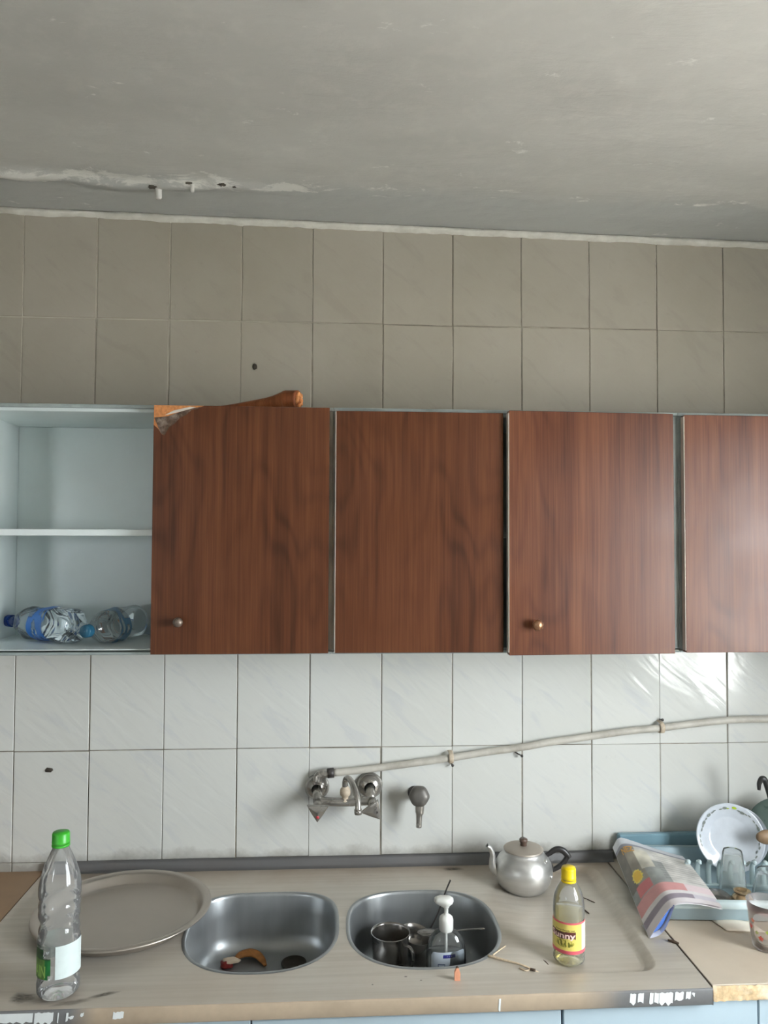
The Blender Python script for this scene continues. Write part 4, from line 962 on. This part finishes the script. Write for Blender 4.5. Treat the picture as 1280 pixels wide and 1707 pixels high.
# printed cup on the beige worktop
cb_ = Vector((1.832, -.488, SZ))
cup = thing('printed_cup', 'translucent plastic cup with red and orange flowers at the right edge', 'cup', cb_)
build('body', lathe([(.0005, .003), (.026, .003), (.0285, 0), (.0305, .004), (.0335, .03), (.038, .07), (.0415, .098), (.0428, .1005), (.0408, .1005), (.037, .07), (.0325, .03), (.0285, .006), (.0005, .005)], 48, cb_), 'cup_plastic', cup)
def cuppatch(u, v):
    a = D2(-105-110+220*u); z = .018+.074*v; r = .0320+.0100*((z-.018)/.08)+.0006; return Vector((r*math.cos(a), r*math.sin(a), z))+cb_
DOTS = [(.16, .40, .07, S(222, 70, 62)), (.34, .16, .07, S(226, 96, 84)), (.52, .55, .08, S(230, 150, 60)), (.44, .40, .05, S(150, 170, 70)), (.22, .62, .06, S(224, 130, 110)), (.66, .25, .07, S(222, 74, 66)), (.72, .6, .06, S(150, 176, 84)), (.85, .4, .07, S(226, 150, 60)), (.28, .30, .05, S(160, 176, 90))]
def cupcol(u, v):
    for a, b, r, c_ in DOTS:
        d = math.hypot((u-a)*2.0, (v-b)*1.0); 
        if d < r*(1+.25*math.sin(5*math.atan2(v-b, (u-a)*2))): return (*c_[:3], .9)
    if v > .86: return (*S(222, 176, 172)[:3], .30)
    return (*S(196, 178, 140)[:3], .16 if v < .7 else .10)
g = grid(cuppatch, 110, 50); g.col = gridcol(cupcol, 110, 50); build('print', g, 'printed_film', cup)
# folded paper under the rack front
pm = grid(lambda u, v: (1.765+.085*u+.012*v, -.362-.055*v-.012*u, SZ+.0015+.004*math.sin(u*PI)*(1-v)), 8, 4)
po = solid(tag(build('paper_scrap', pm, 'paper_scrap', loc=(1.80, -.39, SZ)), 'cream folded paper scrap lying under the front of the dish rack', 'paper'), .001, 1)

# ------------------------------------------------------------------ newspaper draped over the rack corner
NTOP = [(1.629, -.088, .915), (1.653, -.072, .933), (1.687, -.085, .929), (1.724, -.105, .921), (1.762, -.135, .917), (1.792, -.160, .916)]
NBOT = [(1.583, -.442, .8535), (1.611, -.430, .881), (1.641, -.425, .913), (1.675, -.420, .920), (1.723, -.412, .912), (1.776, -.400, .896)]
NG = [[tuple(a*(1-k)+b*k+((.004 if q > 1 and i == 2 else 0) if 0 < k < 1 else 0) for i, (a, b) in enumerate(zip(NTOP[q], NBOT[q]))) for q in range(6)] for k in (0, .25, .5, .75, 1)]
def cr1(p, t_):
    n = len(p)-1; i = min(n-1, int(t_*n)); f_ = t_*n-i
    a, b, c_, d = p[max(0, i-1)], p[i], p[i+1], p[min(n, i+2)]
    if i == 0: a = b*2-c_
    if i+2 > n: d = c_*2-b
    return .5*((2*b)+(c_-a)*f_+(2*a-5*b+4*c_-d)*f_*f_+(3*b-a-3*c_+d)*f_**3)
NGV = [[Vector(p) for p in r_] for r_ in NG]
def npt(u, v, lift=0): return cr1([cr1(r_, u) for r_ in NGV], v)+Vector((0, 0, lift))
def ncol(u, v):
    n = fractal(Vector((u*5, v*6, 1)), 1, 2, 3)
    if v < .09: return S(206, 208, 214)
    if v < .125: return S(140, 140, 150)
    if v > .93: return S(222, 214, 216)
    if v > .87: return S(150, 138, 150) if u < .75 else S(206, 200, 208)
    if v > .82: return S(224, 218, 218)
    if v > .70: return S(212, 150, 148) if u < .72 else S(226, 206, 208)
    # picture area
    d = math.hypot((u-.20)*1.0, (v-.50)*1.25); a = math.atan2(v-.50, u-.20)
    if d < .085*(1+.08*math.sin(14*a)): return S(232, 190, 62) if d < .066 else S(238, 212, 90)
    if .10 < u < .34 and .59 < v < .70: return S(212, 118, 120)
    g_ = .55+.35*n
    if u < .34 and v < .6:
        base = (118, 112, 104) if u < .16 else (150, 142, 128)
    elif u < .62 and v > .34: base = (150, 152, 148)
    else: base = (206, 202, 196)
    if .30 < u < .50 and .18 < v < .46: base = (208, 202, 186)
    if .78 < u and (v < .12): base = (224, 190, 180)
    k = 1+.18*n
    if u > .55 and .2 < v < .66 and int(v*46+u*3) % 2 == 0: k *= .90
    return S(*[min(250, b*k) for b in base])
NU, NV = 90, 110
g = grid(npt, NU, NV); g.col = gridcol(ncol, NU, NV)
news = thing('newspaper', 'folded colour printed newspaper draped over the corner of dish rack', 'newspaper', (1.66, -.26, .852))
build('front_page', g, 'printed_paper', news)
g = grid(lambda u, v: npt(u, v, -.0022-.0025*u*v), 40, 40); build('inner_page', g, 'paper_white', news)
# lower fold curling open at the bottom edge, blue inside
def fold(u, v):
    p = npt(.02+.44*u, 1-.03*v, 0); q = npt(.02+.44*u, .97, 0)
    s = math.sin(PI*u); return Vector((p.x+.006*s*v, p.y-.001*v, p.z-.0025-.017*s*v))
g = grid(fold, 24, 6); build('folded_edge', g, 'paper_blue', news, label='blue printed page showing in the open fold')
def fold2(u, v):
    s = math.sin(PI*u); p = npt(.02+.44*u, 1.0); return Vector((p.x+.008*s-.02*v*0, p.y+.004*v*20*.1-.002, p.z-.0032-.019*s-.002*v))
g = grid(lambda u, v: fold2(u, 0)+Vector((0, .05*v, .004*v)), 24, 4); build('back_page', g, 'paper_white', news)
V, F, (tx0, tx1) = text_mesh('NEZ')
m = MB().add([npt(.13+.20*(x-tx0)/(tx1-tx0), .205-.075*y/.7, .0012) for x, y in V], F); build('masthead', m, 'text_orange', news)
